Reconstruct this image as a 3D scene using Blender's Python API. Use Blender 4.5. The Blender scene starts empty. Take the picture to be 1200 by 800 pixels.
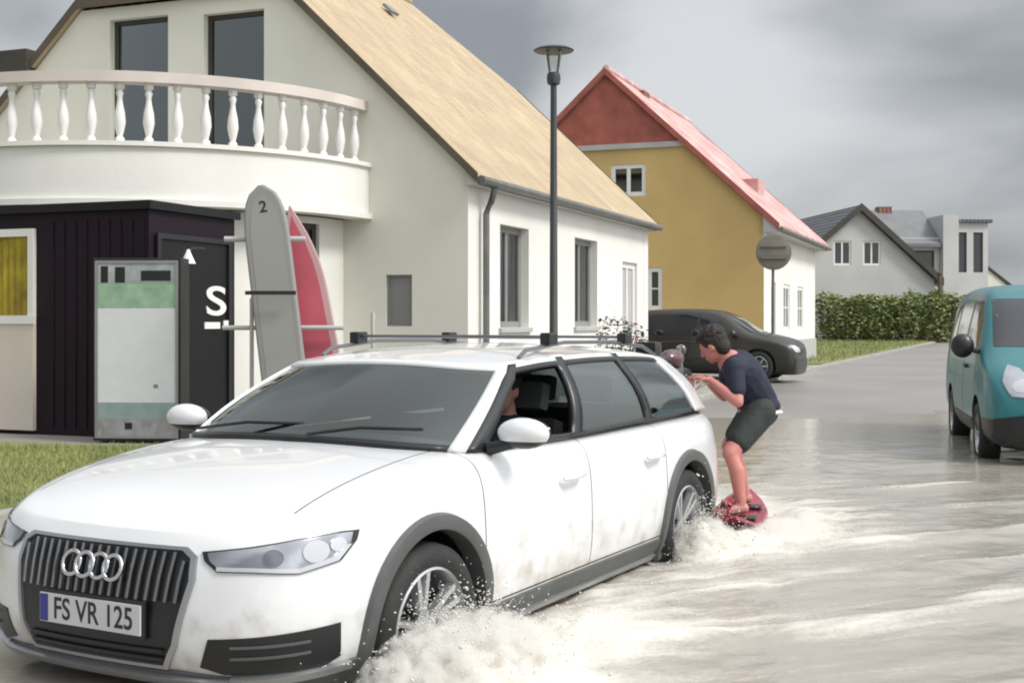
import bpy, bmesh, math, random
from mathutils import Vector, Matrix, noise
from mathutils.bvhtree import BVHTree
from mathutils.geometry import tessellate_polygon
random.seed(7)
R = math.radians
sc = bpy.context.scene
COL = sc.collection

# ---------------------------------------------------------------- camera, sky, sun, exposure
cam_d = bpy.data.cameras.new('camera'); cam = bpy.data.objects.new('camera', cam_d); COL.objects.link(cam)
cam.location = (0, 0, 1.42); cam.rotation_euler = (R(90), 0, 0)
cam_d.sensor_width = 36; cam_d.lens = 36 * 1480 / 1200
cam_d.shift_y = -25 / 1200
cam_d.clip_start = .1; cam_d.clip_end = 6000
sc.camera = cam
SUN_EL, SUN_AZ = 46, 118           # azimuth clockwise from +Y (away from the camera)
sd = Vector((math.sin(R(SUN_AZ)) * math.cos(R(SUN_EL)), math.cos(R(SUN_AZ)) * math.cos(R(SUN_EL)), math.sin(R(SUN_EL))))
w = bpy.data.worlds.new('World'); sc.world = w; w.use_nodes = True
nt = w.node_tree; N = nt.nodes; L = nt.links
for n in list(N): N.remove(n)
out = N.new('ShaderNodeOutputWorld'); bg = N.new('ShaderNodeBackground'); bg.inputs[1].default_value = .1
sky = N.new('ShaderNodeTexSky'); sky.sky_type = 'NISHITA'; sky.sun_disc = False
sky.sun_elevation = R(SUN_EL); sky.sun_rotation = R(SUN_AZ); sky.dust_density = 3
geo = N.new('ShaderNodeTexCoord'); sep = N.new('ShaderNodeSeparateXYZ'); vr = N.new('ShaderNodeVectorRotate'); vr.rotation_type = 'Z_AXIS'; vr.inputs['Angle'].default_value = R(15)
L.new(geo.outputs['Generated'], vr.inputs['Vector']); L.new(vr.outputs[0], sep.inputs[0])
def wm(op, a, b, clamp=False):
    m = N.new('ShaderNodeMath'); m.operation = op; m.use_clamp = clamp
    for i, v in enumerate((a, b)):
        if v is None: continue
        if isinstance(v, (int, float)): m.inputs[i].default_value = v
        else: L.new(v, m.inputs[i])
    return m.outputs[0]
zz = wm('MAXIMUM', wm('ADD', sep.outputs[2], .55), .3)
cx = N.new('ShaderNodeCombineXYZ'); L.new(wm('DIVIDE', sep.outputs[0], zz), cx.inputs[0]); L.new(wm('DIVIDE', sep.outputs[1], zz), cx.inputs[1])
cx.inputs[2].default_value = 19.7
no = N.new('ShaderNodeTexNoise'); L.new(cx.outputs[0], no.inputs['Vector'])
no.inputs['Scale'].default_value = 1.5; no.inputs['Detail'].default_value = 5; no.inputs['Roughness'].default_value = .45; no.inputs['Distortion'].default_value = .5
rp = N.new('ShaderNodeValToRGB'); L.new(no.outputs['Fac'], rp.inputs[0])
rp.color_ramp.interpolation = 'EASE'
e = rp.color_ramp.elements; e[0].position = .39; e[0].color = (1.75, 1.84, 1.98, 1); e[1].position = .57; e[1].color = (4.15, 4.25, 4.35, 1)
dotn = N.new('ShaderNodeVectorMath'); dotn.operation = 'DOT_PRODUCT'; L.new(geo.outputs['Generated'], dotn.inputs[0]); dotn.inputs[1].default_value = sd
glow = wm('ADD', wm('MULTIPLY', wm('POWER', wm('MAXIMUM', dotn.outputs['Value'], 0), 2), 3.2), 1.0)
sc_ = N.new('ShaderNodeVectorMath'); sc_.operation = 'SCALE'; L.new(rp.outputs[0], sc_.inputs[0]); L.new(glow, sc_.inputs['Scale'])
mx = N.new('ShaderNodeMix'); mx.data_type = 'RGBA'; mx.inputs[0].default_value = .93
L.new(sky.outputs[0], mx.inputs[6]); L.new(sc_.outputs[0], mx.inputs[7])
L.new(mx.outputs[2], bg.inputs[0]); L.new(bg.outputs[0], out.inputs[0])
sun_d = bpy.data.lights.new('sun', 'SUN'); sun = bpy.data.objects.new('sun', sun_d); COL.objects.link(sun)
sun_d.energy = 1.5; sun_d.angle = R(14); sun_d.color = (1, .96, .89)
sun.rotation_euler = sd.to_track_quat('Z', 'Y').to_euler(); sun.location = (20, -10, 30)
sc.view_settings.view_transform = 'Standard'; sc.view_settings.look = 'None'
sc.view_settings.exposure = .78; sc.view_settings.gamma = 1
sc.cycles.filter_width = 2.0
sc.cycles.volume_bounces = 4; sc.cycles.max_bounces = 8; sc.cycles.transparent_max_bounces = 12

# ---------------------------------------------------------------- materials
def PM(name, col, rough=.6, metal=0, var=.12, vs=1.5, bump=0, bs=30, coat=0, col2=None, spec=.5, detail=5):
    m = bpy.data.materials.new(name); m.use_nodes = True
    n = m.node_tree.nodes; l = m.node_tree.links; b = n['Principled BSDF']
    b.inputs['Roughness'].default_value = rough; b.inputs['Metallic'].default_value = metal
    b.inputs['Coat Weight'].default_value = coat; b.inputs['Coat Roughness'].default_value = .04
    b.inputs['Specular IOR Level'].default_value = spec
    tc = n.new('ShaderNodeTexCoord')
    t = n.new('ShaderNodeTexNoise'); t.inputs['Scale'].default_value = vs; t.inputs['Detail'].default_value = detail
    l.new(tc.outputs['Object'], t.inputs['Vector'])
    r = n.new('ShaderNodeValToRGB'); r.color_ramp.elements[0].position = .3; r.color_ramp.elements[1].position = .7
    c2 = col2 or tuple(c * (1 - var) for c in col)
    r.color_ramp.elements[0].color = (*c2, 1); r.color_ramp.elements[1].color = (*[min(1, c * (1 + (0 if col2 else var * .5))) for c in col], 1)
    l.new(t.outputs['Fac'], r.inputs[0]); l.new(r.outputs[0], b.inputs['Base Color'])
    if bump:
        t2 = n.new('ShaderNodeTexNoise'); t2.inputs['Scale'].default_value = bs; t2.inputs['Detail'].default_value = 4
        l.new(tc.outputs['Object'], t2.inputs['Vector'])
        bp = n.new('ShaderNodeBump'); bp.inputs['Strength'].default_value = bump; bp.inputs['Distance'].default_value = .02
        l.new(t2.outputs['Fac'], bp.inputs['Height']); l.new(bp.outputs[0], b.inputs['Normal'])
    return m

def tile_mat(name, col, col2, rowh=.25, colw=.24, rough=.7, moss=None):
    """pantiles: columns along object x, rows along object z"""
    m = PM(name, col, rough, 0, .2, 1.2, col2=col2)
    n = m.node_tree.nodes; l = m.node_tree.links; b = n['Principled BSDF']
    tc = n['Texture Coordinate']; s = n.new('ShaderNodeSeparateXYZ'); l.new(tc.outputs['Object'], s.inputs[0])
    def M(op, a, bb):
        q = n.new('ShaderNodeMath'); q.operation = op
        for i, v in enumerate((a, bb)):
            if isinstance(v, (int, float)): q.inputs[i].default_value = v
            elif v is not None: l.new(v, q.inputs[i])
        return q.outputs[0]
    colw_s = M('SINE', M('MULTIPLY', s.outputs[0], 2 * math.pi / colw), None)
    row = M('FRACT', M('MULTIPLY', s.outputs[2], 1 / rowh), None)
    h = M('ADD', M('MULTIPLY', colw_s, .5), M('MULTIPLY', row, -1.0))
    bp = n.new('ShaderNodeBump'); bp.inputs['Strength'].default_value = .9; bp.inputs['Distance'].default_value = .07
    l.new(h, bp.inputs['Height']); l.new(bp.outputs[0], b.inputs['Normal'])
    # tile to tile colour differences
    cxx = n.new('ShaderNodeCombineXYZ')
    l.new(M('FLOOR', M('MULTIPLY', s.outputs[0], 1 / colw), None), cxx.inputs[0]); l.new(M('FLOOR', M('MULTIPLY', s.outputs[2], 1 / rowh), None), cxx.inputs[1])
    wn = n.new('ShaderNodeTexWhiteNoise'); wn.noise_dimensions = '3D'; l.new(cxx.outputs[0], wn.inputs['Vector'])
    hs = n.new('ShaderNodeHueSaturation'); l.new(n['Color Ramp'].outputs[0], hs.inputs['Color'])
    l.new(M('ADD', M('MULTIPLY', wn.outputs['Value'], .16), .92), hs.inputs['Value']); l.new(hs.outputs[0], b.inputs['Base Color'])
    return m

def glass_mat(name, tint, refl_rough=.03, trans=.5):
    m = bpy.data.materials.new(name); m.use_nodes = True
    n = m.node_tree.nodes; l = m.node_tree.links; n.remove(n['Principled BSDF'])
    tr = n.new('ShaderNodeBsdfTransparent'); tr.inputs[0].default_value = (*[trans * t for t in tint], 1)
    gl = n.new('ShaderNodeBsdfGlossy'); gl.inputs['Roughness'].default_value = refl_rough; gl.inputs[0].default_value = (.9, .95, .93, 1)
    fr = n.new('ShaderNodeFresnel'); fr.inputs[0].default_value = 1.52
    mp = n.new('ShaderNodeMath'); mp.operation = 'MULTIPLY_ADD'; l.new(fr.outputs[0], mp.inputs[0]); mp.inputs[1].default_value = 1.3; mp.inputs[2].default_value = .05; mp.use_clamp = True
    mi = n.new('ShaderNodeMixShader'); l.new(mp.outputs[0], mi.inputs[0]); l.new(tr.outputs[0], mi.inputs[1]); l.new(gl.outputs[0], mi.inputs[2])
    l.new(mi.outputs[0], n['Material Output'].inputs[0])
    return m

M = {}
M['plaster_white'] = PM('plaster_white', (.75, .74, .69), .85, var=.10, vs=.6, bump=.10, bs=25)
M['plaster_cream'] = PM('plaster_cream', (.70, .69, .60), .85, var=.12, vs=.45, bump=.10, bs=40)
M['plaster_ochre'] = PM('plaster_ochre', (.57, .41, .165), .85, var=.12, vs=.5, bump=.3, bs=20)
M['tile_tan'] = tile_mat('tile_tan', (.48, .375, .24), (.40, .31, .195))
M['tile_red'] = tile_mat('tile_red', (.66, .47, .44), (.46, .21, .20))
M['tile_grey'] = tile_mat('tile_grey', (.10, .105, .115), (.07, .073, .08))
M['tile_brown'] = tile_mat('tile_brown', (.20, .085, .06), (.14, .06, .045))
M['red_wood'] = PM('red_wood', (.36, .105, .075), .7, var=.3, vs=2)
M['rake_brown'] = PM('rake_brown', (.10, .08, .055), .7, var=.3)
M['dark_trim'] = PM('dark_trim', (.05, .045, .035), .6, var=.3)
M['white_paint'] = PM('white_paint', (.74, .73, .70), .45, var=.06)
M['grey_paint'] = PM('grey_paint', (.22, .22, .21), .5, var=.1)
M['light_grey'] = PM('light_grey', (.42, .42, .40), .55, var=.1)
M['black'] = PM('black', (.012, .012, .014), .5, var=.3)
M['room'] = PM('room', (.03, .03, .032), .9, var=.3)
M['curtain'] = PM('curtain', (.34, .34, .32), .9, var=.15, vs=3)
M['pane'] = glass_mat('pane', (.8, .85, .9), .04, .7)
M['pane_dark'] = PM('pane_dark', (.02, .022, .028), .06, var=.3, spec=.6)
M['zinc'] = PM('zinc', (.17, .17, .16), .45, metal=.4, var=.2, vs=4)
M['asphalt'] = PM('asphalt', (.27, .25, .23), .38, var=.3, vs=.3, bump=.3, bs=60, col2=(.19, .18, .17), detail=8)
M['paving'] = PM('paving', (.27, .25, .225), .7, var=.2, vs=.8, bump=.2, bs=20)
M['kerb_stone'] = PM('kerb_stone', (.33, .32, .29), .75, var=.25, vs=3, bump=.3, bs=30)
M['soil'] = PM('soil', (.12, .13, .06), .95, var=.3, vs=.8, bump=.5, bs=8, col2=(.10, .09, .05))
M['lawn'] = PM('lawn', (.23, .23, .09), .95, var=.3, vs=.5, bump=.5, bs=25, col2=(.12, .15, .05))
M['blade'] = PM('blade', (.31, .31, .115), .8, var=.3, vs=.6, col2=(.13, .17, .05))
M['leaf'] = PM('leaf', (.30, .33, .13), .6, var=.4, vs=.9, col2=(.16, .20, .07))
M['leaf_dark'] = PM('leaf_dark', (.05, .065, .035), .6, var=.4, vs=2, col2=(.025, .035, .02))
M['bark'] = PM('bark', (.10, .075, .05), .9, var=.3, vs=6)

# ---------------------------------------------------------------- mesh helpers
def tag(o, label=None, cat=None, group=None, kind=None):
    if label: o['label'] = label
    if cat: o['category'] = cat
    if group: o['group'] = group
    if kind: o['kind'] = kind
    return o

def empty(name, loc=(0, 0, 0), rz=0, label=None, cat=None, group=None):
    o = bpy.data.objects.new(name, None); COL.objects.link(o); o.location = loc; o.rotation_euler = (0, 0, rz)
    o.empty_display_size = .2
    return tag(o, label, cat, group)

def link(name, me, mats, parent=None, smooth=False, ang=40):
    o = bpy.data.objects.new(name, me); COL.objects.link(o); o.parent = parent
    if not isinstance(mats, (list, tuple)): mats = [mats]
    if len(me.materials) == 0:
        for m_ in mats: me.materials.append(M[m_] if isinstance(m_, str) else m_)
    if smooth:
        me.shade_smooth()
        if ang < 180: me.set_sharp_from_angle(angle=R(ang))
    return o

class MB:
    def __init__(s): s.bm = bmesh.new()
    def quad(s, *p):
        vs = [s.bm.verts.new(q) for q in p]; s.bm.faces.new(vs); return s
    def box(s, x0, x1, y0, y1, z0, z1, mat=None, bev=0):
        vs = [Vector((x, y, z)) for x in (x0, x1) for y in (y0, y1) for z in (z0, z1)]
        if mat is not None: vs = [mat @ v for v in vs]
        v = [s.bm.verts.new(q) for q in vs]; fs = []
        for f in ((0, 1, 3, 2), (4, 6, 7, 5), (0, 4, 5, 1), (2, 3, 7, 6), (0, 2, 6, 4), (1, 5, 7, 3)): fs.append(s.bm.faces.new([v[i] for i in f]))
        if bev: bmesh.ops.bevel(s.bm, geom=list({e for f in fs for e in f.edges}), offset=bev, segments=2, affect='EDGES', profile=.7)
        return s
    def tube(s, pts, r, n=10, caps=True, closed=False):
        pts = [Vector(p) for p in pts]; rs = r if isinstance(r, (list, tuple)) else [r] * len(pts); rings = []
        for i, p in enumerate(pts):
            if closed: d = pts[(i + 1) % len(pts)] - pts[i - 1]
            else: d = pts[min(i + 1, len(pts) - 1)] - pts[max(i - 1, 0)]
            d.normalize(); up = Vector((0, 0, 1)) if abs(d.z) < .95 else Vector((1, 0, 0))
            a = d.cross(up).normalized(); b = a.cross(d).normalized()
            rings.append([s.bm.verts.new(p + rs[i] * (math.cos(2 * math.pi * k / n) * a + math.sin(2 * math.pi * k / n) * b)) for k in range(n)])
        seq = list(range(len(pts) - 1)) + ([len(pts) - 1] if closed else [])
        for i in seq:
            A, B = rings[i], rings[(i + 1) % len(pts)]
            for k in range(n): s.bm.faces.new((A[k], A[(k + 1) % n], B[(k + 1) % n], B[k]))
        if caps and not closed:
            s.bm.faces.new(rings[0][::-1]); s.bm.faces.new(rings[-1])
        return s
    def lathe(s, prof, mat=Matrix(), n=24, closed=False):
        """profile of (r, h) about local z"""
        rings = [[s.bm.verts.new(mat @ Vector((r * math.cos(2 * math.pi * k / n), r * math.sin(2 * math.pi * k / n), h))) for k in range(n)] for r, h in prof]
        m_ = len(prof)
        for i in range(m_ if closed else m_ - 1):
            A, B = rings[i], rings[(i + 1) % m_]
            for k in range(n): s.bm.faces.new((A[k], A[(k + 1) % n], B[(k + 1) % n], B[k]))
        if not closed:
            if prof[0][0] > 1e-4: s.bm.faces.new(rings[0][::-1])
            if prof[-1][0] > 1e-4: s.bm.faces.new(rings[-1])
        return s
    def ball(s, c, r, seg=12, ring=8, sc3=(1, 1, 1), rot=None):
        mt = Matrix.Translation(c) @ (rot or Matrix()) @ Matrix.Diagonal((*[r * q for q in sc3], 1))
        bmesh.ops.create_uvsphere(s.bm, u_segments=seg, v_segments=ring, radius=1, matrix=mt); return s
    def poly(s, outer, holes, mp, d0, d1):
        """flat polygon with holes extruded between depths d0 and d1; mp(u, v, d) -> point"""
        loops = [outer] + list(holes); flat = [p for lp in loops for p in lp]
        tris = tessellate_polygon([[Vector((p[0], p[1], 0)) for p in lp] for lp in loops])
        A = [s.bm.verts.new(mp(p[0], p[1], d0)) for p in flat]; B = [s.bm.verts.new(mp(p[0], p[1], d1)) for p in flat]
        for t in tris:
            for V in (A, B):
                try: s.bm.faces.new([V[i] for i in t])
                except ValueError: pass
        k = 0
        for lp in loops:
            m_ = len(lp)
            for i in range(m_): s.bm.faces.new((A[k + i], A[k + (i + 1) % m_], B[k + (i + 1) % m_], B[k + i]))
            k += m_
        return s
    def build(s, name, mats, parent=None, smooth=False, ang=40, weld=True):
        if weld: bmesh.ops.remove_doubles(s.bm, verts=s.bm.verts, dist=1e-5)
        bmesh.ops.recalc_face_normals(s.bm, faces=s.bm.faces)
        me = bpy.data.meshes.new(name); s.bm.to_mesh(me); s.bm.free()
        return link(name, me, mats, parent, smooth, ang)

def evaluated(o, name=None):
    dg = bpy.context.evaluated_depsgraph_get(); dg.update()
    me = bpy.data.meshes.new_from_object(o.evaluated_get(dg)); me.name = name or o.name
    return me

def text_mesh(name, s, size, mat, mp, parent, ext=.004, xscale=1):
    c = bpy.data.curves.new(name, 'FONT'); c.body = s; c.size = size; c.align_x = 'CENTER'; c.align_y = 'CENTER'; c.extrude = ext; c.offset = size * .012
    o = bpy.data.objects.new(name, c); COL.objects.link(o); me = evaluated(o); bpy.data.objects.remove(o)
    for v in me.vertices: v.co = mp(v.co.x * xscale, v.co.y, v.co.z)
    me.materials.clear()
    return link(name, me, mat, parent)

def herm(xs, ys, x):
    if x <= xs[0]: return ys[0]
    if x >= xs[-1]: return ys[-1]
    i = 0
    while xs[i + 1] < x: i += 1
    def sl(k):
        if k == 0: return (ys[1] - ys[0]) / (xs[1] - xs[0])
        if k == len(xs) - 1: return (ys[-1] - ys[-2]) / (xs[-1] - xs[-2])
        a = (ys[k] - ys[k - 1]) / (xs[k] - xs[k - 1]); b = (ys[k + 1] - ys[k]) / (xs[k + 1] - xs[k])
        return 0 if a * b <= 0 else 2 * a * b / (a + b)
    h = xs[i + 1] - xs[i]; t = (x - xs[i]) / h
    return (2*t**3 - 3*t*t + 1) * ys[i] + (t**3 - 2*t*t + t) * h * sl(i) + (-2*t**3 + 3*t*t) * ys[i + 1] + (t**3 - t*t) * h * sl(i + 1)
def sm(a, b, x):
    t = min(1, max(0, (x - a) / (b - a))); return t * t * (3 - 2 * t)

# ---------------------------------------------------------------- frames used for placing
D1 = Vector((.361, .933, 0))                    # along the street, away from the camera
HR = math.atan2(D1.y, D1.x)
CAR_O = Vector((-1.12, 5.57, -.18)); CAR_TH = R(28.6)
FW = Vector((-math.sin(CAR_TH), -math.cos(CAR_TH), 0)); LF = Vector((math.cos(CAR_TH), -math.sin(CAR_TH), 0))
def carxy(x, y):
    d = Vector((x, y, 0)) - Vector((CAR_O.x, CAR_O.y, 0)); return d.dot(FW), d.dot(LF)

# ---------------------------------------------------------------- ground, road, pavement
def roadz(x, y):
    s_ = y - .15 * x
    return -.18 + .165 * sm(9.8, 15.0, s_) + .037 * sm(14, 23, s_) + (.012 * noise.noise(Vector((x * .35, y * .22, 2))) + .005 * noise.noise(Vector((x * 1.3, y * .9, 4)))) * sm(11, 14, s_) * sm(34, 24, s_)
def grid(name, xs, ys, zf, mat, smooth=True):
    vs = [(x, y, zf(x, y)) for y in ys for x in xs]; nx = len(xs)
    fs = [(j*nx + i, j*nx + i + 1, (j+1)*nx + i + 1, (j+1)*nx + i) for j in range(len(ys) - 1) for i in range(nx - 1)]
    me = bpy.data.meshes.new(name); me.from_pydata(vs, [], fs)
    return link(name, me, mat, None, smooth, 180)
def fr(a, b, n): return [a + (b - a) * i / n for i in range(n + 1)]
g = grid('ground', [-3000, -400, -80, -20, -19] + [60, 61, 120, 500, 3000], [-600, -60, -13, -12, 100, 101, 200, 600, 3500], lambda x, y: -.32 if -19.5 < x < 60.5 and -12.5 < y < 100.5 else -.01, 'soil')
tag(g, kind='structure')
g = grid('road', fr(-19.5, -4.5, 15) + fr(-4.0, 16, 60) + fr(17, 60.5, 40), fr(-12.5, 9.5, 30) + fr(10, 27, 60) + fr(28, 100.5, 30), roadz, 'asphalt'); tag(g, kind='structure')
KL = [(-9.6, -2.1), (-3.85, 8.0), (-1.5, 12.7), (-.6, 14.2), (.2, 15.3), (1.35, 17.0), (9.1, 37.0), (26.1, 78.0), (35.0, 100)]
PV = [Vector((x, y, 0)) for x, y in KL]
m_ = MB(); m_.poly([(x - .14, y + .05) for x, y in KL] + [(-60, 100), (-60, -2.1)], [], lambda u, v, d: Vector((u, v, d)), -.4, .075)
tag(m_.build('pavement', 'paving'), kind='structure')
m_ = MB()
for i in range(len(KL) - 1):
    a, b = PV[i], PV[i + 1]; ln = (b - a).length; n_ = max(1, round(ln / 1.0)); d = (b - a).normalized(); q = Vector((-d.y, d.x, 0))
    for k in range(n_):
        p0 = a + d * (ln * k / n_ + .006); p1 = a + d * (ln * (k + 1) / n_ - .006)
        mt = Matrix.Translation(p0) @ Matrix.Rotation(math.atan2(d.y, d.x), 4, 'Z')
        m_.box(0, (p1 - p0).length, -.01, .15, -.35, .095, mt, .012 if p0.y < 25 else 0)
tag(m_.build('kerb', 'kerb_stone'), kind='structure')
# lawns
m_ = MB(); m_.poly([(-8.8, 0), (-4.05, 8.1), (-2.0, 12.3), (-3.6, 13.1), (-4.6, 13.4), (-12, 16), (-20, 16), (-20, 0)], [], lambda u, v, d: Vector((u, v, d)), .06, .10)
tag(m_.build('lawn', 'lawn'), kind='structure')
m_ = MB(); m_.poly([(8.6, 38), (9.35, 38.0), (26.0, 78.2), (34.4, 99), (9, 99)], [], lambda u, v, d: Vector((u, v, d)), .06, .11)
tag(m_.build('lawn', 'lawn'), kind='structure')
def blades(name, test, n, box, h, label):
    bm = bmesh.new(); k = 0
    while k < n:
        x = random.uniform(box[0], box[1]); y = random.uniform(box[2], box[3])
        if not test(x, y): continue
        k += 1; a = random.uniform(0, 6.28); hh = h * random.uniform(.4, 1.2); ww = h * .09; lx, ly = random.gauss(0, .35) * hh, random.gauss(0, .35) * hh
        dx, dy = math.cos(a) * ww, math.sin(a) * ww
        v = [bm.verts.new(p) for p in ((x - dx, y - dy, .09), (x + dx, y + dy, .09), (x + lx, y + ly, .09 + hh))]
        bm.faces.new(v)
    me = bpy.data.meshes.new(name); bm.to_mesh(me); bm.free(); o = link(name, me, 'blade'); tag(o, label, 'grass', kind='stuff')
blades('grass', lambda x, y: y - 8.1 > (x + 4.05) * (1.70 if x < -4.05 else 2.05), 34000, (-7, -2.2, 6.6, 13.2), .07, 'short yellow green grass in front of the dark kiosk')
blades('grass', lambda x, y: x - 9.3 < (y - 38) * .412, 14000, (9, 27, 39, 80), .16, 'yellow green grass strip in front of the far hedge')

# ---------------------------------------------------------------- flood water
wat = bpy.data.materials.new('flood_water'); wat.use_nodes = True
n = wat.node_tree.nodes; l = wat.node_tree.links; b = n['Principled BSDF']
b.inputs['IOR'].default_value = 1.33
at = n.new('ShaderNodeAttribute'); at.attribute_name = 'foam'
tc = n.new('ShaderNodeTexCoord')
n1 = n.new('ShaderNodeTexNoise'); n1.inputs['Scale'].default_value = 2.6; n1.inputs['Detail'].default_value = 7; n1.inputs['Roughness'].default_value = .62; n1.inputs['Distortion'].default_value = .5
vr_ = n.new('ShaderNodeVectorRotate'); vr_.rotation_type = 'Z_AXIS'; vr_.inputs['Angle'].default_value = R(-24); l.new(tc.outputs['Object'], vr_.inputs['Vector'])
mp_ = n.new('ShaderNodeMapping'); mp_.inputs['Scale'].default_value = (.32, 2.1, 1)
l.new(vr_.outputs[0], mp_.inputs[0]); l.new(mp_.outputs[0], n1.inputs['Vector'])
n2 = n.new('ShaderNodeTexNoise'); n2.inputs['Scale'].default_value = 34; n2.inputs['Detail'].default_value = 5; l.new(tc.outputs['Object'], n2.inputs['Vector'])
ad = n.new('ShaderNodeMath'); ad.operation = 'ADD'; l.new(at.outputs['Fac'], ad.inputs[0]); l.new(n1.outputs['Fac'], ad.inputs[1])
ad2 = n.new('ShaderNodeMath'); ad2.operation = 'MULTIPLY_ADD'; l.new(n2.outputs['Fac'], ad2.inputs[0]); ad2.inputs[1].default_value = .25; l.new(ad.outputs[0], ad2.inputs[2])
mr = n.new('ShaderNodeMapRange'); mr.interpolation_type = 'SMOOTHSTEP'; l.new(ad2.outputs[0], mr.inputs[0]); mr.inputs[1].default_value = .80; mr.inputs[2].default_value = 1.25
cm = n.new('ShaderNodeMix'); cm.data_type = 'RGBA'; cm.inputs[6].default_value = (.325, .30, .262, 1); cm.inputs[7].default_value = (.58, .55, .495, 1)
l.new(mr.outputs[0], cm.inputs[0]); l.new(cm.outputs[2], b.inputs['Base Color'])
rr = n.new('ShaderNodeMapRange'); l.new(mr.outputs[0], rr.inputs[0]); rr.inputs[3].default_value = .10; rr.inputs[4].default_value = .75; l.new(rr.outputs[0], b.inputs['Roughness'])
n3 = n.new('ShaderNodeTexNoise'); n3.inputs['Scale'].default_value = 9; n3.inputs['Detail'].default_value = 6; l.new(tc.outputs['Object'], n3.inputs['Vector'])
hm = n.new('ShaderNodeMath'); hm.operation = 'MULTIPLY_ADD'; l.new(n2.outputs['Fac'], hm.inputs[0]); l.new(mr.outputs[0], hm.inputs[1]); l.new(n3.outputs['Fac'], hm.inputs[2])
bp = n.new('ShaderNodeBump'); bp.inputs['Strength'].default_value = .35; bp.inputs['Distance'].default_value = .02; l.new(hm.outputs[0], bp.inputs['Height']); l.new(bp.outputs[0], b.inputs['Normal'])
M['water'] = wat

def nz(x, y, z=0): return noise.noise(Vector((x, y, z)))
def plume(a, bb):
    """how much thrown-up water stands at (a behind the front axle, bb off the car's flank)"""
    e = 0
    for a0, h, la, lb, cb in ((-.34, .15, .20, .36, .16), (.02, .15, .30, .40, .18), (.75, .06, .5, .40, .30), (2.80, .20, .17, .16, .06), (3.2, .06, .4, .30, .22), (4.5, .03, .7, .5, .3)):
        e += h * math.exp(-((a - a0) / la) ** 2 - ((bb - cb) / lb) ** 2)
    return e
def water(x, y):
    xc, yc = carxy(x, y); a = -xc; ab = abs(yc); bb = ab - .95
    u_, v_ = x * .91 + y * .41, y * .91 - x * .41
    z = .012 * nz(x * .9, y * 1.3) + .008 * nz(u_ * 1.6, v_ * 5, 3) + .0045 * nz(u_ * 4, v_ * 12, 5) + .002 * nz(u_ * 11, v_ * 24, 7)
    f = 0
    wob = .45 * nz(x * .5, y * .5, 8) + .16 * nz(x * 1.7, y * 1.7, 1)
    brk = max(0, .42 + 1.5 * nz(u_ * .9, v_ * 1.6, 12) + .5 * nz(u_ * 2.6, v_ * 4, 13))
    if bb > -.15 or a > 3.9 or a < -1.0:
        for a0, k, amp, wd in ((1.0, .95, .042, .12), (-.25, .90, .028, .13), (-1.3, .8, .026, .10), (-2.9, .85, .036, .11), (-4.3, .8, .024, .14), (-6.0, .8, .022, .14)):
            s = a + a0
            if s < -.3: continue
            d = (bb - k * s) / math.sqrt(1 + k * k) + wob * min(1, .3 + s * .25)
            fall = math.exp(-max(0, bb) / 4.5) * sm(-.3, .4, s)
            gz = math.exp(-(d / wd) ** 2); z += amp * (.55 + .6 * min(1, brk)) * fall * (gz - .5 * math.exp(-((d - .35) / .25) ** 2)); f += .42 * fall * gz * min(1.2, brk)
            f += .12 * fall * math.exp(-((d + .3) / .35) ** 2)
        if a > 3.9 and ab < 1.6:
            q = math.exp(-(a - 3.9) / 3.5) * math.exp(-(ab / 1.1) ** 4); z += .05 * q * nz(x * 4, y * 4, 2); f += .5 * q
        p = plume(a, bb)
        if yc > 0:
            near = sm(-.05, .10, bb + .05 * nz(a * 5, 3))
            z += p * near * (1 + .75 * nz(x * 5 + .6 * nz(x * 9, y * 9), y * 5, 4) + .28 * nz(x * 13, y * 13, 6) + .10 * nz(x * 30, y * 30, 6))
            f += 7 * p
            f += .42 * sm(-.75, -.3, a) * math.exp(-max(0, bb) / 1.5) * sm(7.5, 3.5, a)
            z += .02 * nz(x * 6, y * 6, 9) * sm(-.75, -.3, a) * math.exp(-max(0, bb) / 1.2) * sm(7, 4, a)
        else: z += .4 * p; f += 2 * p
    else: z = min(z, 0)
    f *= .8 * sm(16, 11, y)
    z *= .12 + .88 * sm(17, 11, y)
    return z, min(f, 1.3)
def build_water():
    xs = []; x = -9.0
    while x < 14: xs.append(x); x += .035 if -2.6 < x < 3.6 else .07
    ys = []; y = 2.0
    while y < 27: ys.append(y); y += .03 if y < 7.5 else (.045 if y < 10.5 else (.09 if y < 15 else .25))
    vs = []; fo = []
    for y in ys:
        for x in xs:
            z, f = water(x, y); vs.append((x, y, z)); fo.append(f)
    nx = len(xs); fs = []
    for j in range(len(ys) - 1):
        for i in range(nx - 1): fs.append((j*nx + i, j*nx + i + 1, (j+1)*nx + i + 1, (j+1)*nx + i))
    me = bpy.data.meshes.new('flood_water'); me.from_pydata(vs, [], fs)
    me.attributes.new('foam', 'FLOAT', 'POINT').data.foreach_set('value', fo)
    return link('water', me, 'water', None, True, 180)
tag(build_water(), kind='structure')
M['spray'] = PM('spray', (.72, .70, .66), .25, var=.1, vs=8)
M['spray'].node_tree.nodes['Principled BSDF'].inputs['Transmission Weight'].default_value = .15
M['spray'].node_tree.nodes['Principled BSDF'].inputs['IOR'].default_value = 1.33
def carpt(a, bb, z): p = CAR_O + FW * (-a) + LF * (bb + .95); return Vector((p.x, p.y, z))
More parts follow.
